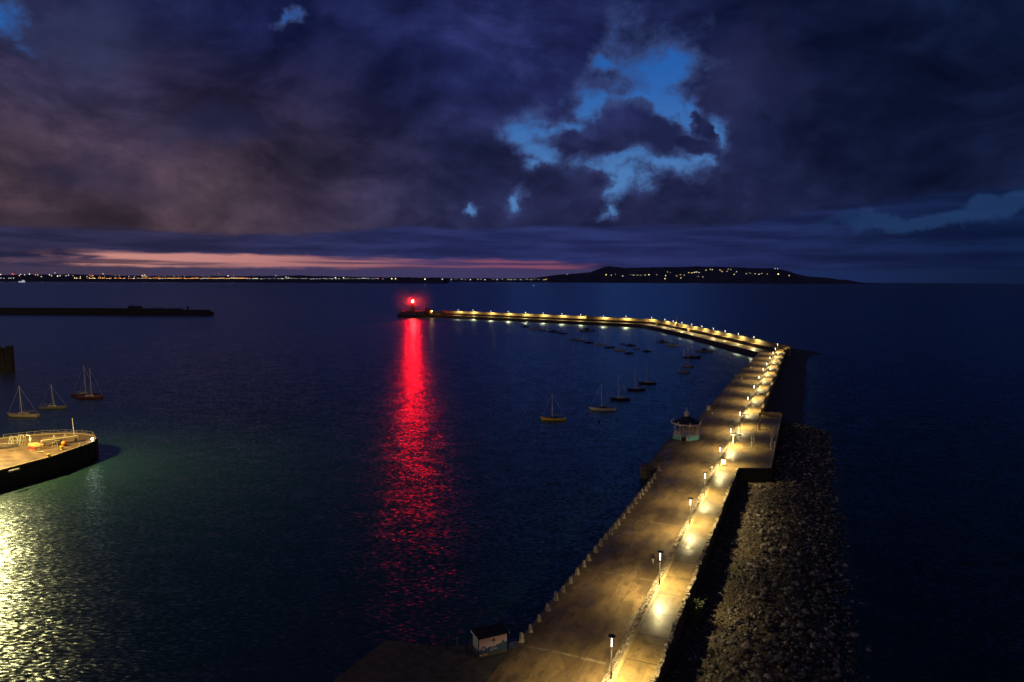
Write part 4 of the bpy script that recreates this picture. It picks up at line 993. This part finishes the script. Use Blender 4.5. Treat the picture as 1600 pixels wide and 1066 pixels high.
# back railing
M_JR = simple('weathered_rail', (.24, .21, .16), .6)
jr = empty('railing', Vector((-125, 198, ZJ)), 0, 'pale tubular railing round the back of the jetty', 'railing')
bk = [Vector((*p, 0)) for p in inset(JP, .5)[5:13]]; run = []
for a, b in zip(bk, bk[1:]):
    n = max(1, int((b - a).length / 1.6)); run += [a + (b - a) * i / n for i in range(n)]
run.append(bk[-1])
for p in run: MB().tube(local(jr, (p.x, p.y, ZJ)), local(jr, (p.x, p.y, ZJ + 1.1)), .04, n=6).build('post', M_JR, jr)
mb = MB()
for a, b in zip(run, run[1:]):
    for z in (.6, 1.13): mb.tube(local(jr, (a.x, a.y, ZJ + z)), local(jr, (b.x, b.y, ZJ + z)), .028, n=6)
mb.build('rail', M_JR, jr)
def J(px, py): return G(px, py, ZJ + .02)
M_CREAMP = simple('faded_cream_steel', (.36, .31, .19), .6)
ga, gb = J(67, 698), J(120, 690.5)
gw = empty('gangway', ga, math.atan2((gb - ga).y, (gb - ga).x), 'long pale boarding gangway raised on legs across the jetty', 'gangway'); gl_ = (gb - ga).length
MB().box((gl_ / 2, 0, 1.15), (gl_ + .6, 1.5, .55)).build('walkway', M_CREAMP, gw)
MB().tube((0, -.72, 2.0), (gl_, -.72, 2.0), .04, n=6).tube((0, .72, 2.0), (gl_, .72, 2.0), .04, n=6).build('handrail', M_CREAMP, gw)
for x in (.6, gl_ * .45, gl_ - .2):
    for y in (-.6, .6): MB().box((x, y, 0), (.18, .18, 1.16)).build('leg', M_DARKM if x > gl_ - 1 else M_CREAMP, gw)
o = empty('buoy', J(100, 697), 0, 'large orange spherical buoy standing on the jetty', 'buoy')
MB().lathe((0, 0, .1), [(.1, 0), (.45, .12), (.66, .5), (.66, .8), (.45, 1.15), (.12, 1.3)], 16).build('float', simple('buoy_orange', (.75, .25, .02), .5), o); MB().lathe((0, 0, 0), [(.5, 0), (.45, .14)], 12).build('stand', M_DARKM, o); MB().tube((0, 0, 1.38), (0, 0, 1.6), .08, n=6).build('eye', M_DARKM, o)
o = empty('mooring_bollard', J(96.7, 703), 0, 'yellow cast mooring bollard in front of the orange buoy', 'bollard'); M_YEL = simple('yellow_paint', (.62, .42, .05), .5)
MB().lathe((0, 0, 0), [(.5, 0), (.34, .15), (.28, .6), (.5, .75), (.45, 1.0), (.1, 1.08)], 12).build('post', M_YEL, o); MB().box((0, 0, -.01), (1.2, 1.0, .1)).build('base_plate', M_DARKM, o)
o = empty('mooring_bollard', J(76, 714.5), 0, 'yellow mooring bollard on the front kerb of the jetty', 'bollard')
MB().lathe((0, 0, 0), [(.45, 0), (.3, .15), (.25, .5), (.45, .65), (.4, .85), (.1, .92)], 12).build('post', M_YEL, o); MB().box((0, 0, -.01), (1.1, .9, .1)).build('base_plate', M_YEL, o)
o = empty('equipment_box', J(91.5, 697), .2, 'dark equipment box beside the orange buoy', 'box')
MB().box((0, 0, 0), (1.3, 1.2, 1.5)).build('body', M_DARKM, o); MB().box((0, 0, 1.5), (1.4, 1.3, .1), 0, .9).build('lid', M_DARKM, o)
M_RED = simple('red_crate', (.42, .07, .04))
for q, lb in (((48.5, 702), 'red crate, left of two on the jetty deck'), ((53.5, 702.5), 'red crate, right of two on the jetty deck')):
    o = empty('crate', J(*q), .3, lb, 'crate'); MB().box((0, 0, 0), (.75, .6, .55)).build('body', M_RED, o); MB().box((0, 0, .54), (.82, .66, .08)).build('rim', M_RED, o)
o = empty('marker_post', J(124.5, 698.5), 0, 'short white post near the tip of the jetty', 'post'); MB().tube((0, 0, 0), (0, 0, .95), .1, n=8).build('shaft', M_WHITE, o); MB().lathe((0, 0, .93), [(.1, 0), (.12, .05), (.03, .12)], 8).build('cap', M_WHITE, o)
o = empty('flagpole', J(116.3, 683), 0, 'bare white flagpole at the back of the jetty', 'flagpole'); MB().tube((0, 0, 0), (-.35, 0, 5.4), .08, .05, 8).build('pole', M_WHITE, o); MB().lathe((0, 0, 0), [(.25, 0), (.2, .2), (.1, .25)], 8).build('foot', M_WHITE, o)
tipl = Vector((-115.1, 190.0, ZJ)); o = empty('navigation_lamp', tipl, 0, 'small white navigation lamp at the tip of the jetty', 'lamp')
MB().tube((0, 0, 0), (0, 0, .55), .1, n=8).build('post', M_WHITE, o); MB().lathe((0, 0, .55), [(.12, 0), (.2, .1), (.2, .3), (.1, .4)], 10).build('lens', glow('white_nav_glow', (1, .88, .62), 90), o)
# lifeboat-like dark hull and trestles, frames
db = empty('dinghy', J(9, 700), .35, 'dark upturned dinghy lying at the back left of the jetty', 'dinghy')
rr_ = hull_rings(5.2, 1.9, .8, .2, .15); MB().loft([[Vector((v.x, v.y, .95 - v.z)) for v in r] for r in rr_]).build('hull', simple('hull_tarred', (.05, .045, .04)), db); MB().tube((-2.4, 0, 1.12), (1.9, 0, 1.12), .06, n=6).build('keel', M_CREAMP, db)
def aframe(px, py, h, w, lb, mat):
    o = empty('trestle', J(px, py), random.Random(px).uniform(-.4, .6), lb, 'trestle', 'steel trestles at the back of the jetty')
    for sx in (-1, 1):
        MB().tube((sx * w / 2, -.45, 0), (sx * w / 2 * .75, 0, h), .06, n=6).build('leg', mat, o); MB().tube((sx * w / 2, .45, 0), (sx * w / 2 * .75, 0, h), .06, n=6).build('leg', mat, o)
    MB().tube((-w / 2, 0, h), (w / 2, 0, h), .06, n=6).tube((-w / 2, -.25, h * .45), (w / 2, -.25, h * .45), .045, n=6).build('crossbar', mat, o)
M_PG = simple('pale_green_steel', (.42, .45, .33), .5)
for a in [(18, 693.5, 1.9, 1.0, 'leaning pale trestle next to the dark dinghy', M_PG), (24, 693, 1.8, 1.2, 'second pale trestle from the dark dinghy', M_PG), (31, 694, 2.3, 1.0, 'tall pale green trestle, third from the dinghy', M_PG), (35.5, 694, 2.5, .9, 'tallest pale green trestle in the row on the jetty', M_PG), (39, 694.5, 2.1, .8, 'pale trestle right of the tallest one', M_CREAMP)]: aframe(*a)
o = empty('davit', J(47.5, 695), .2, 'white davit crane at the back of the jetty', 'davit')
MB().tube((0, 0, 0), (0, 0, 2.5), .12, n=8).build('post', M_WHITE, o); MB().tube((0, 0, 2.45), (-.9, 0, 2.7), .1, n=8).build('arm', M_WHITE, o); MB().box((.15, -.1, 1.2), (.5, .5, .6)).build('winch', M_WHITE, o)
o = empty('cage', J(57, 699), .2, 'yellowish net heap piled beside the gangway end', 'net heap')
mb = MB(); vs = rockverts(ICO2[0], 77, (2.0, 1.1, .95)); mb.add([v + Vector((0, 0, .5)) for v in vs], ICO2[1]); mb.build('nets', simple('net_yellow', (.42, .29, .10), .9, 0, .5, 6, .6), o); MB().tube((-1.2, -.6, .1), (1.3, -.5, .9), .05, n=6).build('rope', M_CREAMP, o)
# low railings by the red crates
o = empty('railing', J(44, 698), 0, 'pale rails between the trestles and the gangway', 'railing'); b_ = J(63, 701) - J(44, 698)
mb = MB()
for z in (.5, 1.0): mb.tube((0, 0, z), (b_.x, b_.y, z), .045, n=6)
mb.build('rail', M_CREAMP, o)
for k in range(5): MB().tube((b_.x * k / 4, b_.y * k / 4, 0), (b_.x * k / 4, b_.y * k / 4, 1.03), .05, n=6).build('post', M_CREAMP, o)
o = empty('fender', G(20, 735, ZJ - .3), math.atan2(7, 2.1) * 0 + 1.25, 'white cylindrical fender hanging on the front of the jetty', 'fender')
MB().tube((-1.3, -.35, 0), (1.3, -.35, 0), .25, n=10).build('roller', M_WHITE, o); MB().box((0, -.1, .1), (2.2, .2, .2)).build('bracket', M_DARKM, o)
for fx in (.35, .68):
    mb = MB(); mb.tube((gl_ * fx - .35, .3, 1.7), (gl_ * fx, .3, 2.7), .05, n=6).tube((gl_ * fx + .35, .3, 1.7), (gl_ * fx, .3, 2.7), .05, n=6); mb.build('bracket', M_WHITE, gw)
aframe(86, 700, 1.5, 1.3, 'low cream trestle standing under the gangway', M_CREAMP)
o = empty('timber_stack', J(72, 701), .5, 'low brown stack of timber under the left end of the gangway', 'timber stack')
for k in range(3):
    for j in range(4 - k): MB().box((rng.uniform(-.15, .15), -.5 + j * .3 + k * .15, k * .2), (2.6 + rng.uniform(-.3, .3), .26, .19), rng.uniform(-.04, .04)).build('plank', simple('old_timber', (.16, .10, .055), .8, 0, .4, 3), o)
o = empty('rope_coil', J(63, 707), 0, 'coil of pale rope lying on the open jetty deck', 'rope coil')
mb = MB(); ringv = []
for k in range(61):
    a = k * .55; r_ = .28 + .012 * k * .6; ringv.append((r_ * math.cos(a), r_ * math.sin(a), .05 + .02 * (k // 12)))
for a, b in zip(ringv, ringv[1:]): mb.tube(a, b, .05, n=5)
mb.build('coil', simple('rope_pale', (.35, .28, .16), .9), o)
# floodlight mast standing on the jetty, left of the picture
fm0 = Vector((-131.8, 173, ZJ)); fm = empty('floodlight_mast', fm0, 0, 'tall floodlight mast on the jetty just left of the picture', 'floodlight mast')
MB().tube((0, 0, 0), (0, 0, 21.5), .3, .14, 10).build('mast', M_POLE, fm); MB().box((0, 0, 21.4), (2.6, .4, .3)).build('crossarm', M_DARKM, fm)
for x in (-.9, .9): MB().box((x, -.3, 20.8), (.8, .4, .6)).build('floodlight', glow('flood_glow', (1, .86, .45), 60), fm)
fl_ = bpy.data.lights.new('flood_lamp', 'POINT'); fl_.color = (1.0, .68, .22); fl_.energy = 1.35e5; fl_.shadow_soft_size = 1.5
fo = bpy.data.objects.new('flood_lamp', fl_); COL.objects.link(fo); fo.parent = fm; fo.location = (0, -1.8, 20.4); 

# ---------------------------------------------------------------- far shore, headland and lights
M_HILL = simple('dark_hillside', (.030, .036, .062), .95, 0, .5, .004, 0)
def ridge(name, prof, y, base_y, depth, lb=None):
    rows = []
    for px, py in prof:
        top = AT(px, py, y); bz = -(y * y) / (2 * REARTH) - 8
        rows.append([(top.x, y - depth, bz), (top.x, y - depth * .45, bz + (top.z - bz) * .55), (top.x, y, top.z), (top.x, y + depth * .6, bz + (top.z - bz) * .5), (top.x, y + depth, bz)])
    o = MB().strip(rows).build(name, M_HILL); tag(o, kind='structure'); return o
rng = random.Random(2)
pr = []
for px in range(-140, 700, 4):
    y = lerp([(-140, 428.5), (0, 429.5), (100, 428.5), (180, 430.5), (250, 431.5), (400, 431.5), (470, 430.8), (560, 433), (700, 434.2)], px)
    pr.append((px, y + rng.uniform(-.7, .5)))
ridge('far_shore', pr, 6200, 0, 350)
pr = []
for px in range(660, 900, 5): pr.append((px, lerp([(660, 434.5), (800, 435), (830, 434.5), (850, 432), (875, 429.5), (900, 427.5)], px) + rng.uniform(-.5, .4)))
ridge('far_shore', pr, 8800, 0, 350)
pr = []
HP = [(828, 436), (850, 432.5), (875, 429), (900, 427.5), (924, 425), (938, 419.5), (950, 416), (962, 417), (976, 418.7), (1000, 418.2), (1025, 417.5), (1062, 417.4), (1085, 416.4), (1137, 417.2), (1175, 419), (1212, 419.4), (1231, 423.5), (1250, 429.5), (1261, 432), (1302, 435), (1312, 437.5), (1321, 437), (1329, 439.5), (1334, 442)]
px = 828
while px <= 1334: pr.append((px, lerp(HP, px) + rng.uniform(-.45, .35))); px += 3
ridge('headland', pr, 9300, 0, 700)
# lights ashore: each a small lit window block
LG = {'orange': ((1, .38, .10), 5.5), 'white': ((1, .93, .8), 4.5), 'yellow': ((1, .72, .28), 5.0), 'red': ((1, .12, .10), 5.0), 'blue': ((.75, .85, 1), 4.0)}
lightmesh = {}
for c, (rgb, st) in LG.items():
    me = bpy.data.meshes.new('shore_light'); me.from_pydata([(-1, 0, 0), (1, 0, 0), (0, -1, 0), (0, 1, 0), (0, 0, -1), (0, 0, 1)], [], [(0, 2, 5), (2, 1, 5), (1, 3, 5), (3, 0, 5), (2, 0, 4), (1, 2, 4), (3, 1, 4), (0, 3, 4)])
    me.materials.append(glow('shore_' + c, rgb, st, False)); me.update(); lightmesh[c] = me
def slight(px, py, y, c, k, lb, grp, cat='light'):
    o = bpy.data.objects.new('shore_light', lightmesh[c]); COL.objects.link(o); o.location = AT(px, py, y); o.scale = (k, k, k); tag(o, lb, cat, grp)
rng = random.Random(8)
GS = 'lights along the far city shore'
def cityrow(x0, x1, n, y, cw, k=(2.2, 3.6), jit=.8):
    for i in range(n):
        px = x0 + (x1 - x0) * (i + rng.uniform(.1, .9)) / n; c = rng.choices([a for a, _ in cw], [b for _, b in cw])[0]
        slight(px, y + rng.uniform(-jit, jit), 5800, c, rng.uniform(*k), f'tiny {c} light among many along the far city shore', GS)
for px, py, c, k in [(1, 429.2, 'white', 3), (19, 428, 'red', 3), (21.3, 429, 'red', 2.6), (30, 431, 'orange', 3), (32, 429, 'white', 2.4), (38.5, 429.7, 'white', 2.6), (46, 428.3, 'white', 3.2), (55, 429.5, 'orange', 3), (59, 430, 'orange', 3.2), (77, 429.5, 'white', 3), (86, 426.5, 'blue', 2.4), (90, 431.5, 'white', 3.4), (94, 431, 'white', 2.6), (107, 430, 'white', 2.4), (140, 430, 'red', 3), (145, 431, 'orange', 3), (161, 428, 'white', 2.6), (222, 431, 'yellow', 3.6), (226, 430, 'yellow', 3.4), (228, 432.5, 'yellow', 3.2), (342, 427.5, 'red', 2.4), (356.5, 431, 'white', 3.8), (365, 431.5, 'red', 2.8), (431, 431, 'blue', 2.8), (447, 433, 'white', 3.6), (451, 434.3, 'white', 3.2), (524, 434.2, 'white', 3.8), (537, 434, 'white', 3.8), (568, 434.5, 'white', 3.2), (591, 435.3, 'red', 2.8), (612, 435.6, 'yellow', 4.2), (618, 435.6, 'yellow', 4.0), (664, 436.4, 'yellow', 4.6), (691, 436.4, 'white', 3)]:
    slight(px, py, 5700, c, k, f'tiny {c} light among many along the far city shore', GS)
cityrow(0, 26, 5, 435.0, [('white', 1)], (1.8, 2.6), .2)
cityrow(115, 128, 3, 434.8, [('yellow', 1)], (2.6, 3.4), .2)
cityrow(133, 300, 46, 434.9, [('orange', 6), ('yellow', 2), ('white', 1)], (2.0, 3.4), .5)
cityrow(60, 330, 24, 431.8, [('orange', 3), ('white', 2)], (1.6, 2.6), .8)
cityrow(300, 366, 24, 434.9, [('orange', 3), ('white', 3), ('yellow', 3)], (2.0, 3.2), .8)
cityrow(366, 385, 7, 434.9, [('orange', 5), ('yellow', 1)], (2.6, 3.6), .3)
cityrow(385, 405, 5, 435.3, [('white', 2), ('yellow', 1)], (2.2, 3.2), .3)
cityrow(405, 600, 38, 435.5, [('white', 3), ('blue', 2), ('yellow', 1)], (1.5, 2.6), .6)
def cityfar(x0, x1, n, y, cw, k):
    for i in range(n):
        px = x0 + (x1 - x0) * (i + rng.uniform(.1, .9)) / n; c = rng.choices([a for a, _ in cw], [b for _, b in cw])[0]
        slight(px, y + rng.uniform(-.5, .5), 8300, c, rng.uniform(*k), f'tiny {c} light among many along the far city shore', GS)
cityfar(620, 860, 30, 436.8, [('white', 3), ('yellow', 3), ('blue', 1)], (2.2, 4.0))
GH = 'house lights on the dark headland'
hl = [(947, 429.5, 4.5), (955, 430, 3), (962, 429, 2.6), (973, 431.5, 3.4), (985, 429.5, 3), (990, 430, 3.6), (996, 430, 3.2), (1001, 430, 3), (1008, 429.8, 3), (1014, 429.2, 5.2), (1026, 429.5, 2.6), (1040, 431, 4), (1043, 425, 3), (1047, 426, 2.6), (1039, 435.5, 4.4), (1057, 431, 3), (1064, 434.6, 3.6), (1063, 429.5, 3), (1069, 430, 3), (1076, 426, 3.6), (1081, 426.5, 4), (1085, 425.5, 4.6), (1088, 425.2, 4), (1092, 426, 3), (1091, 432, 2.8), (1098, 432.8, 2.8), (1103, 422.5, 3.2), (1110, 421, 3), (1113, 421.5, 3.4), (1125, 422, 3), (1128, 424.5, 3.6), (1136, 424, 3), (1138, 420.5, 2.8), (1142, 421.5, 2.6), (1147, 429, 3.8), (1151, 424.5, 3), (1166, 428, 3), (1172, 427.5, 2.6), (1180, 428, 3), (1186, 428.8, 3.6), (1190, 427.5, 3), (1199, 428, 2.4), (1211, 419.6, 3), (1215, 420.3, 3.4), (1216, 428.5, 7), (1233, 430.5, 4), (886, 429, 2.4), (835, 435.5, 3), (854, 435.8, 2.8)]
for px, py, k in hl: slight(px, py, 8550, 'yellow' if rng.random() < .7 else 'white', k, 'tiny house light scattered on the dark headland' if k < 4.1 else 'brighter house light on the dark headland', GH)
a = AT(834, 444.3, 4200); a.z = 2 - 1.4
o = empty('light_buoy', a, 0, 'lit navigation buoy far out below the headland', 'buoy'); MB().lathe((0, 0, -3), [(1.5, 0), (1.6, 2), (.7, 3.5), (.4, 6)], 8).build('float', M_DARKM, o); MB().lathe((0, 0, 3), [(.7, 0), (1.3, .8), (.6, 1.8)], 8).build('lamp', glow('buoy_lamp', (1, .9, .7), 5, False), o)
a = AT(34, 438.3, 5200); o = empty('ferry', Vector((a.x, 5200, -2)), 0, 'white lit ship at the far left shore', 'ship')
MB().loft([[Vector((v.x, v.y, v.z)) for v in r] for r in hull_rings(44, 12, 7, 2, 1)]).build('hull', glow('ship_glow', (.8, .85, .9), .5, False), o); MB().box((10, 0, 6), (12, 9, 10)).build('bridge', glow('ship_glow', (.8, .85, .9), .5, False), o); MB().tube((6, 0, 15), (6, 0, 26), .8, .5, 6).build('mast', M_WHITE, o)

# ---------------------------------------------------------------- sky
w = bpy.data.worlds.new('World'); scene.world = w; w.use_nodes = True; w.node_tree.nodes.clear(); t = NT(w.node_tree)
dirv = t.coord('Generated'); x, y, z = t.xyz(dirv)
az = t.m('ARCTAN2', x, y); el = t.m('ARCSINE', t.m('MINIMUM', z, .9999))
def AE(px, py):
    d = ray(px, py).normalized(); return math.atan2(d.x, d.y), math.asin(d.z)
pw_ = t.vec(az, el, 0.0)
nA = t.noise(pw_, 7.0, 8, .60, color=True); ax, ay, a_z = t.xyz(nA)            # ragged edge warp
nB = t.noise(t.vec(az, el * 1.6, 4.0), 3.2, 5, .55); nE = t.noise(t.vec(az, el * 1.7, 1.5), 4.5, 7, .6, dist=.9); nC = t.noise(t.vec(az * 1.0, el * 1.5, 9.0), 9.0, 9, .62); nD = t.noise(t.vec(az, el * 1.3, 5.0), 24.0, 8, .62)
wu = az + (ax - .5) * .17; wv = el + (ay - .5) * .13
def ell(px, py, rx, ry, rot=0.0, soft=False):
    cx, cy = AE(px, py); du, dv = wu - cx, wv - cy
    if rot:
        c, s_ = math.cos(R(rot)), math.sin(R(rot)); du, dv = du * c + dv * s_, dv * c - du * s_
    a = du * (F / rx); b = dv * (F / ry)
    return 1.0 - t.m('SQRT', a * a + b * b)
def mx(lst):
    r = lst[0]
    for q in lst[1:]: r = r.max(q)
    return r
gap = mx([ell(1015, 135, 58, 75, 20), ell(1045, 175, 50, 46), ell(1040, 105, 42, 40), ell(962, 172, 70, 24, 35), ell(945, 97, 26, 13), ell(912, 165, 24, 26),
          ell(1128, 195, 16, 24), ell(1095, 160, 22, 30),
          ell(822, 205, 32, 22), ell(850, 238, 40, 22, -30), ell(838, 268, 18, 16), ell(880, 195, 36, 14, 20),
          ell(955, 262, 44, 20), ell(1035, 262, 56, 15), ell(975, 288, 26, 22), ell(1092, 242, 16, 12), ell(952, 322, 22, 8),
          ell(805, 314, 20, 13, 40) - .22, ell(730, 330, 11, 6) - .3, ell(445, 27, 18, 9) - .72, ell(8, 28, 34, 34), ell(1060, 95, 30, 30)])
cum = mx([ell(955, 205, 62, 40), ell(1010, 215, 66, 36), ell(1075, 224, 48, 16), ell(905, 225, 34, 24), ell(1108, 190, 20, 28, 20), ell(868, 300, 48, 40), ell(925, 300, 40, 32)])
gf = gap + .10 + (nC - .5) * 2.6 + (nD - .5) * 2.2
g = t.sstep(gf, -.14, .92) * (1.0 - t.sstep(cum + (nC - .5) * 1.6 + (nD - .5) * 1.3, -.04, .26))
g = t.clamp01(g)
rim = t.sstep(gap + (nC - .5) * 3.2 + (nD - .5) * 1.6, -.85, .25) * (1.0 - t.sstep(cum, -.1, .5))
# clear sky: Nishita twilight plus deep blue
ns = t.new('ShaderNodeTexSky', sky_type='NISHITA', sun_disc=False, sun_elevation=R(-5), sun_rotation=R(-18), altitude=50, air_density=1.0, dust_density=1.5, ozone_density=2.5)
def ekey(py): return AE(800, py)[1]
blue = t.mix(t.sstep(el, ekey(330), ekey(80)), (.075, .20, .46), (.018, .108, .40))
blue = t.mix(t.sstep(az, AE(1150, 300)[0], AE(1600, 300)[0]), blue, (.012, .045, .17))
# cloud body colours by bearing and height
A = lambda px: AE(px, 300)[0]
low = t.mix(t.sstep(az, A(250), A(760)), (.048, .030, .045), (.014, .016, .058))
low = t.mix(t.sstep(az, A(900), A(1450)), low, (.005, .009, .036))
high = t.mix(t.sstep(az, A(-50), A(420)), (.025, .027, .082), (.013, .018, .082))
high = t.mix(t.sstep(az, A(800), A(1500)), high, (.0035, .0075, .030))
cl = t.mix(t.sstep(el + (nB - .5) * .16, ekey(300), ekey(60)), low, high)
cl = t.mulc(cl, t.mix(t.sstep(nB, .36, .64), (.60, .63, .68), (1.45, 1.42, 1.36)))
cl = t.mulc(cl, t.mix(t.sstep(nC, .38, .62), (.82, .83, .85), (1.18, 1.17, 1.15)))
nE2 = t.noise(t.vec(az + .012, (el - .020) * 1.7, 1.5), 4.5, 7, .6, dist=.9); nC2 = t.noise(t.vec(az + .006, (el - .010) * 1.5, 9.0), 9.0, 9, .62)
emb = (nE - nE2) * 3.4 + (nC - nC2) * 2.0
cl = t.mulc(cl, t.mix(t.clamp01(emb * .5 + .5), (.62, .64, .68), (1.36, 1.35, 1.32)))
cl = t.mulc(cl, t.mix(t.sstep(nE, .36, .64), (.70, .72, .78), (1.24, 1.22, 1.18)))
cl = t.mix(rim * .7, cl, (.042, .070, .205))
cl = t.mix(t.sstep(ell(170, 270, 105, 50, -8), -.1, .8) * .5, cl, (.020, .020, .060))
cl = t.mix(t.sstep(ell(350, 205, 110, 34, 0), -.1, .8) * .45, cl, (.018, .022, .075))
cl = t.mix(t.sstep(ell(75, 90, 75, 70, 0), -.1, .6) * .5, cl, (.017, .016, .045))
cl = t.mix(t.sstep(ell(130, 60, 90, 60, 30), -.2, .9) * .4, cl, (.045, .055, .14))
cl = t.mix(t.sstep(ell(1165, 120, 75, 90, 20), -.2, .9) * .40, cl, (.028, .028, .085))
sky = t.mix(g, cl, blue)
# lower edge of the cloud deck and the layers under it
wl = el + (nA_ := (t.noise(t.vec(az, el * 4.0, 2.0), 9.0, 6, .6) - .5)) * .022
wl = wl - t.sstep(az, A(420), A(680)) * (ekey(356) - ekey(371)) - t.sstep(az, A(1020), A(1640)) * (ekey(316) - ekey(356)) + (nB - .5) * .02
edge = t.sstep(wl, ekey(375), ekey(366))
under = t.mix(t.sstep(az, A(150), A(800)), (.027, .026, .072), (.019, .027, .115))
under = t.mix(t.sstep(az, A(950), A(1600)), under, (.0045, .013, .056))
ub_ = t.sstep(t.noise(t.vec(az * .7, el * 7.0, 6.0), 9.0, 5, .55), .35, .68)
under = t.mulc(under, t.mix(ub_, (.62, .64, .70), (1.35, 1.35, 1.3)))
rg = t.sstep(ell(1500, 336, 200, 14, -2) + (nC - .5) * .9, -.05, .6)
under = t.mix(rg * .62, under, (.016, .050, .150))
sky = t.mix(edge, under, sky)
# sunset band
bnz = (t.noise(t.vec(az, el * 7.0, 12.0), 10.0, 6, .58) - .5)
cen = el - ((ekey(408)) - (az + .6) * .011) + bnz * .020
band = (1.0 - t.sstep(t.m('ABSOLUTE', cen + .002), .006, .013)) * t.sstep(az + bnz * .3, A(15), A(130)) * (1.0 - t.sstep(az + bnz * .2, A(840), A(985)))
streak = t.sstep(t.noise(t.vec(az * .45, el * 16.0, 3.0), 9.0, 4, .5), .40, .56)
bc_ = t.mix(t.sstep(az, A(150), A(820)), (.68, .29, .25), (.24, .075, .14))
sky = t.mix(band * (streak * .75 + .2), sky, bc_)
# low haze bank over the shore
hb_ = 1.0 - t.sstep(el + (t.noise(t.vec(az, 0.0, 8.0), 14.0, 5, .6) - .5) * .014, ekey(424), ekey(418))
hz = t.mix(t.sstep(az, A(100), A(700)), (.058, .042, .085), (.050, .044, .125)); hz = t.mix(t.sstep(az, A(850), A(1150)), hz, (.011, .026, .105)); hz = t.mix(t.sstep(az, A(1250), A(1650)), hz, (.004, .012, .045))
sky = t.mix(hb_, sky, hz)
# behind the viewer: unseen town glow, added and shaped to light facing surfaces
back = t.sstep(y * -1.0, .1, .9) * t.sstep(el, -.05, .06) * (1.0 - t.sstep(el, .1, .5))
sky = t.mix(t.sstep(y * -1.0, -.15, .3), sky, (.016, .017, .045))
sky = t.mix(t.sstep(el, ekey(20), ekey(-260)), sky, t.mix(t.sstep(az, -.2, .5), (.012, .019, .078), (.002, .004, .018)))
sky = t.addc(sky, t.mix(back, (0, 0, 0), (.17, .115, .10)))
sky = t.addc(sky, t.mulc(S(t, ns.outputs[0]), (.05, .05, .05)))
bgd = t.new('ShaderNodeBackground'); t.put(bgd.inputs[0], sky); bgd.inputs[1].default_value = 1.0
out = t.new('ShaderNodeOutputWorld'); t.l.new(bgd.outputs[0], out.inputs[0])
w.cycles.sampling_method = 'AUTOMATIC'

# ---------------------------------------------------------------- sea air, and the halo added at the lantern
hz_ = MB().box((0, 4500, -22), (16000, 11500, 262)).build('haze', None); tag(hz_, kind='stuff')
hm_ = bpy.data.materials.new('haze_air'); hm_.use_nodes = True; hn = hm_.node_tree; hn.nodes.clear()
pv = hn.nodes.new('ShaderNodeVolumePrincipled'); pv.inputs['Color'].default_value = (.85, .88, .95, 1); pv.inputs['Density'].default_value = HAZE; pv.inputs['Anisotropy'].default_value = 0
ho = hn.nodes.new('ShaderNodeOutputMaterial'); hn.links.new(pv.outputs[0], ho.inputs['Volume']); hz_.data.materials.append(hm_)

mi = MB(); mi.add([v * 34 + Vector((lt0.x, lt0.y, 19.6)) for v in ICO2[0]], ICO2[1]); mo = mi.build('mist', None); tag(mo, 'added mist hanging round the lighthouse lantern', 'mist', kind='stuff')  # scattering ball added only to put a red halo round the lantern
mm = bpy.data.materials.new('halo_air'); mm.use_nodes = True; hn = mm.node_tree; hn.nodes.clear()
pv = hn.nodes.new('ShaderNodeVolumePrincipled'); pv.inputs['Color'].default_value = (.9, .9, .92, 1); tm = NT(hn); gx, gy, gz_ = tm.xyz(tm.coord('Object')); qx, qy, qz = gx - lt0.x, gy - lt0.y, gz_ - 19.6; rr0 = tm.m('SQRT', qx * qx + qy * qy + qz * qz); fo_ = tm.clamp01(1.0 - rr0 / 33.0); tm.put(pv.inputs['Density'], fo_ * fo_ * .021); pv.inputs['Anisotropy'].default_value = 0
ho = hn.nodes.new('ShaderNodeOutputMaterial'); hn.links.new(pv.outputs[0], ho.inputs['Volume']); mo.data.materials.append(mm)

# ---------------------------------------------------------------- render settings
vs_ = scene.view_settings; vs_.view_transform = 'Standard'; vs_.look = 'None'; vs_.exposure = 0; vs_.gamma = 1
scene.render.engine = 'CYCLES'
cy = scene.cycles; cy.use_denoising = True; cy.max_bounces = 5; cy.diffuse_bounces = 2; cy.glossy_bounces = 3; cy.sample_clamp_indirect = 3.0; cy.use_light_tree = True
cy.caustics_reflective = False; cy.caustics_refractive = False
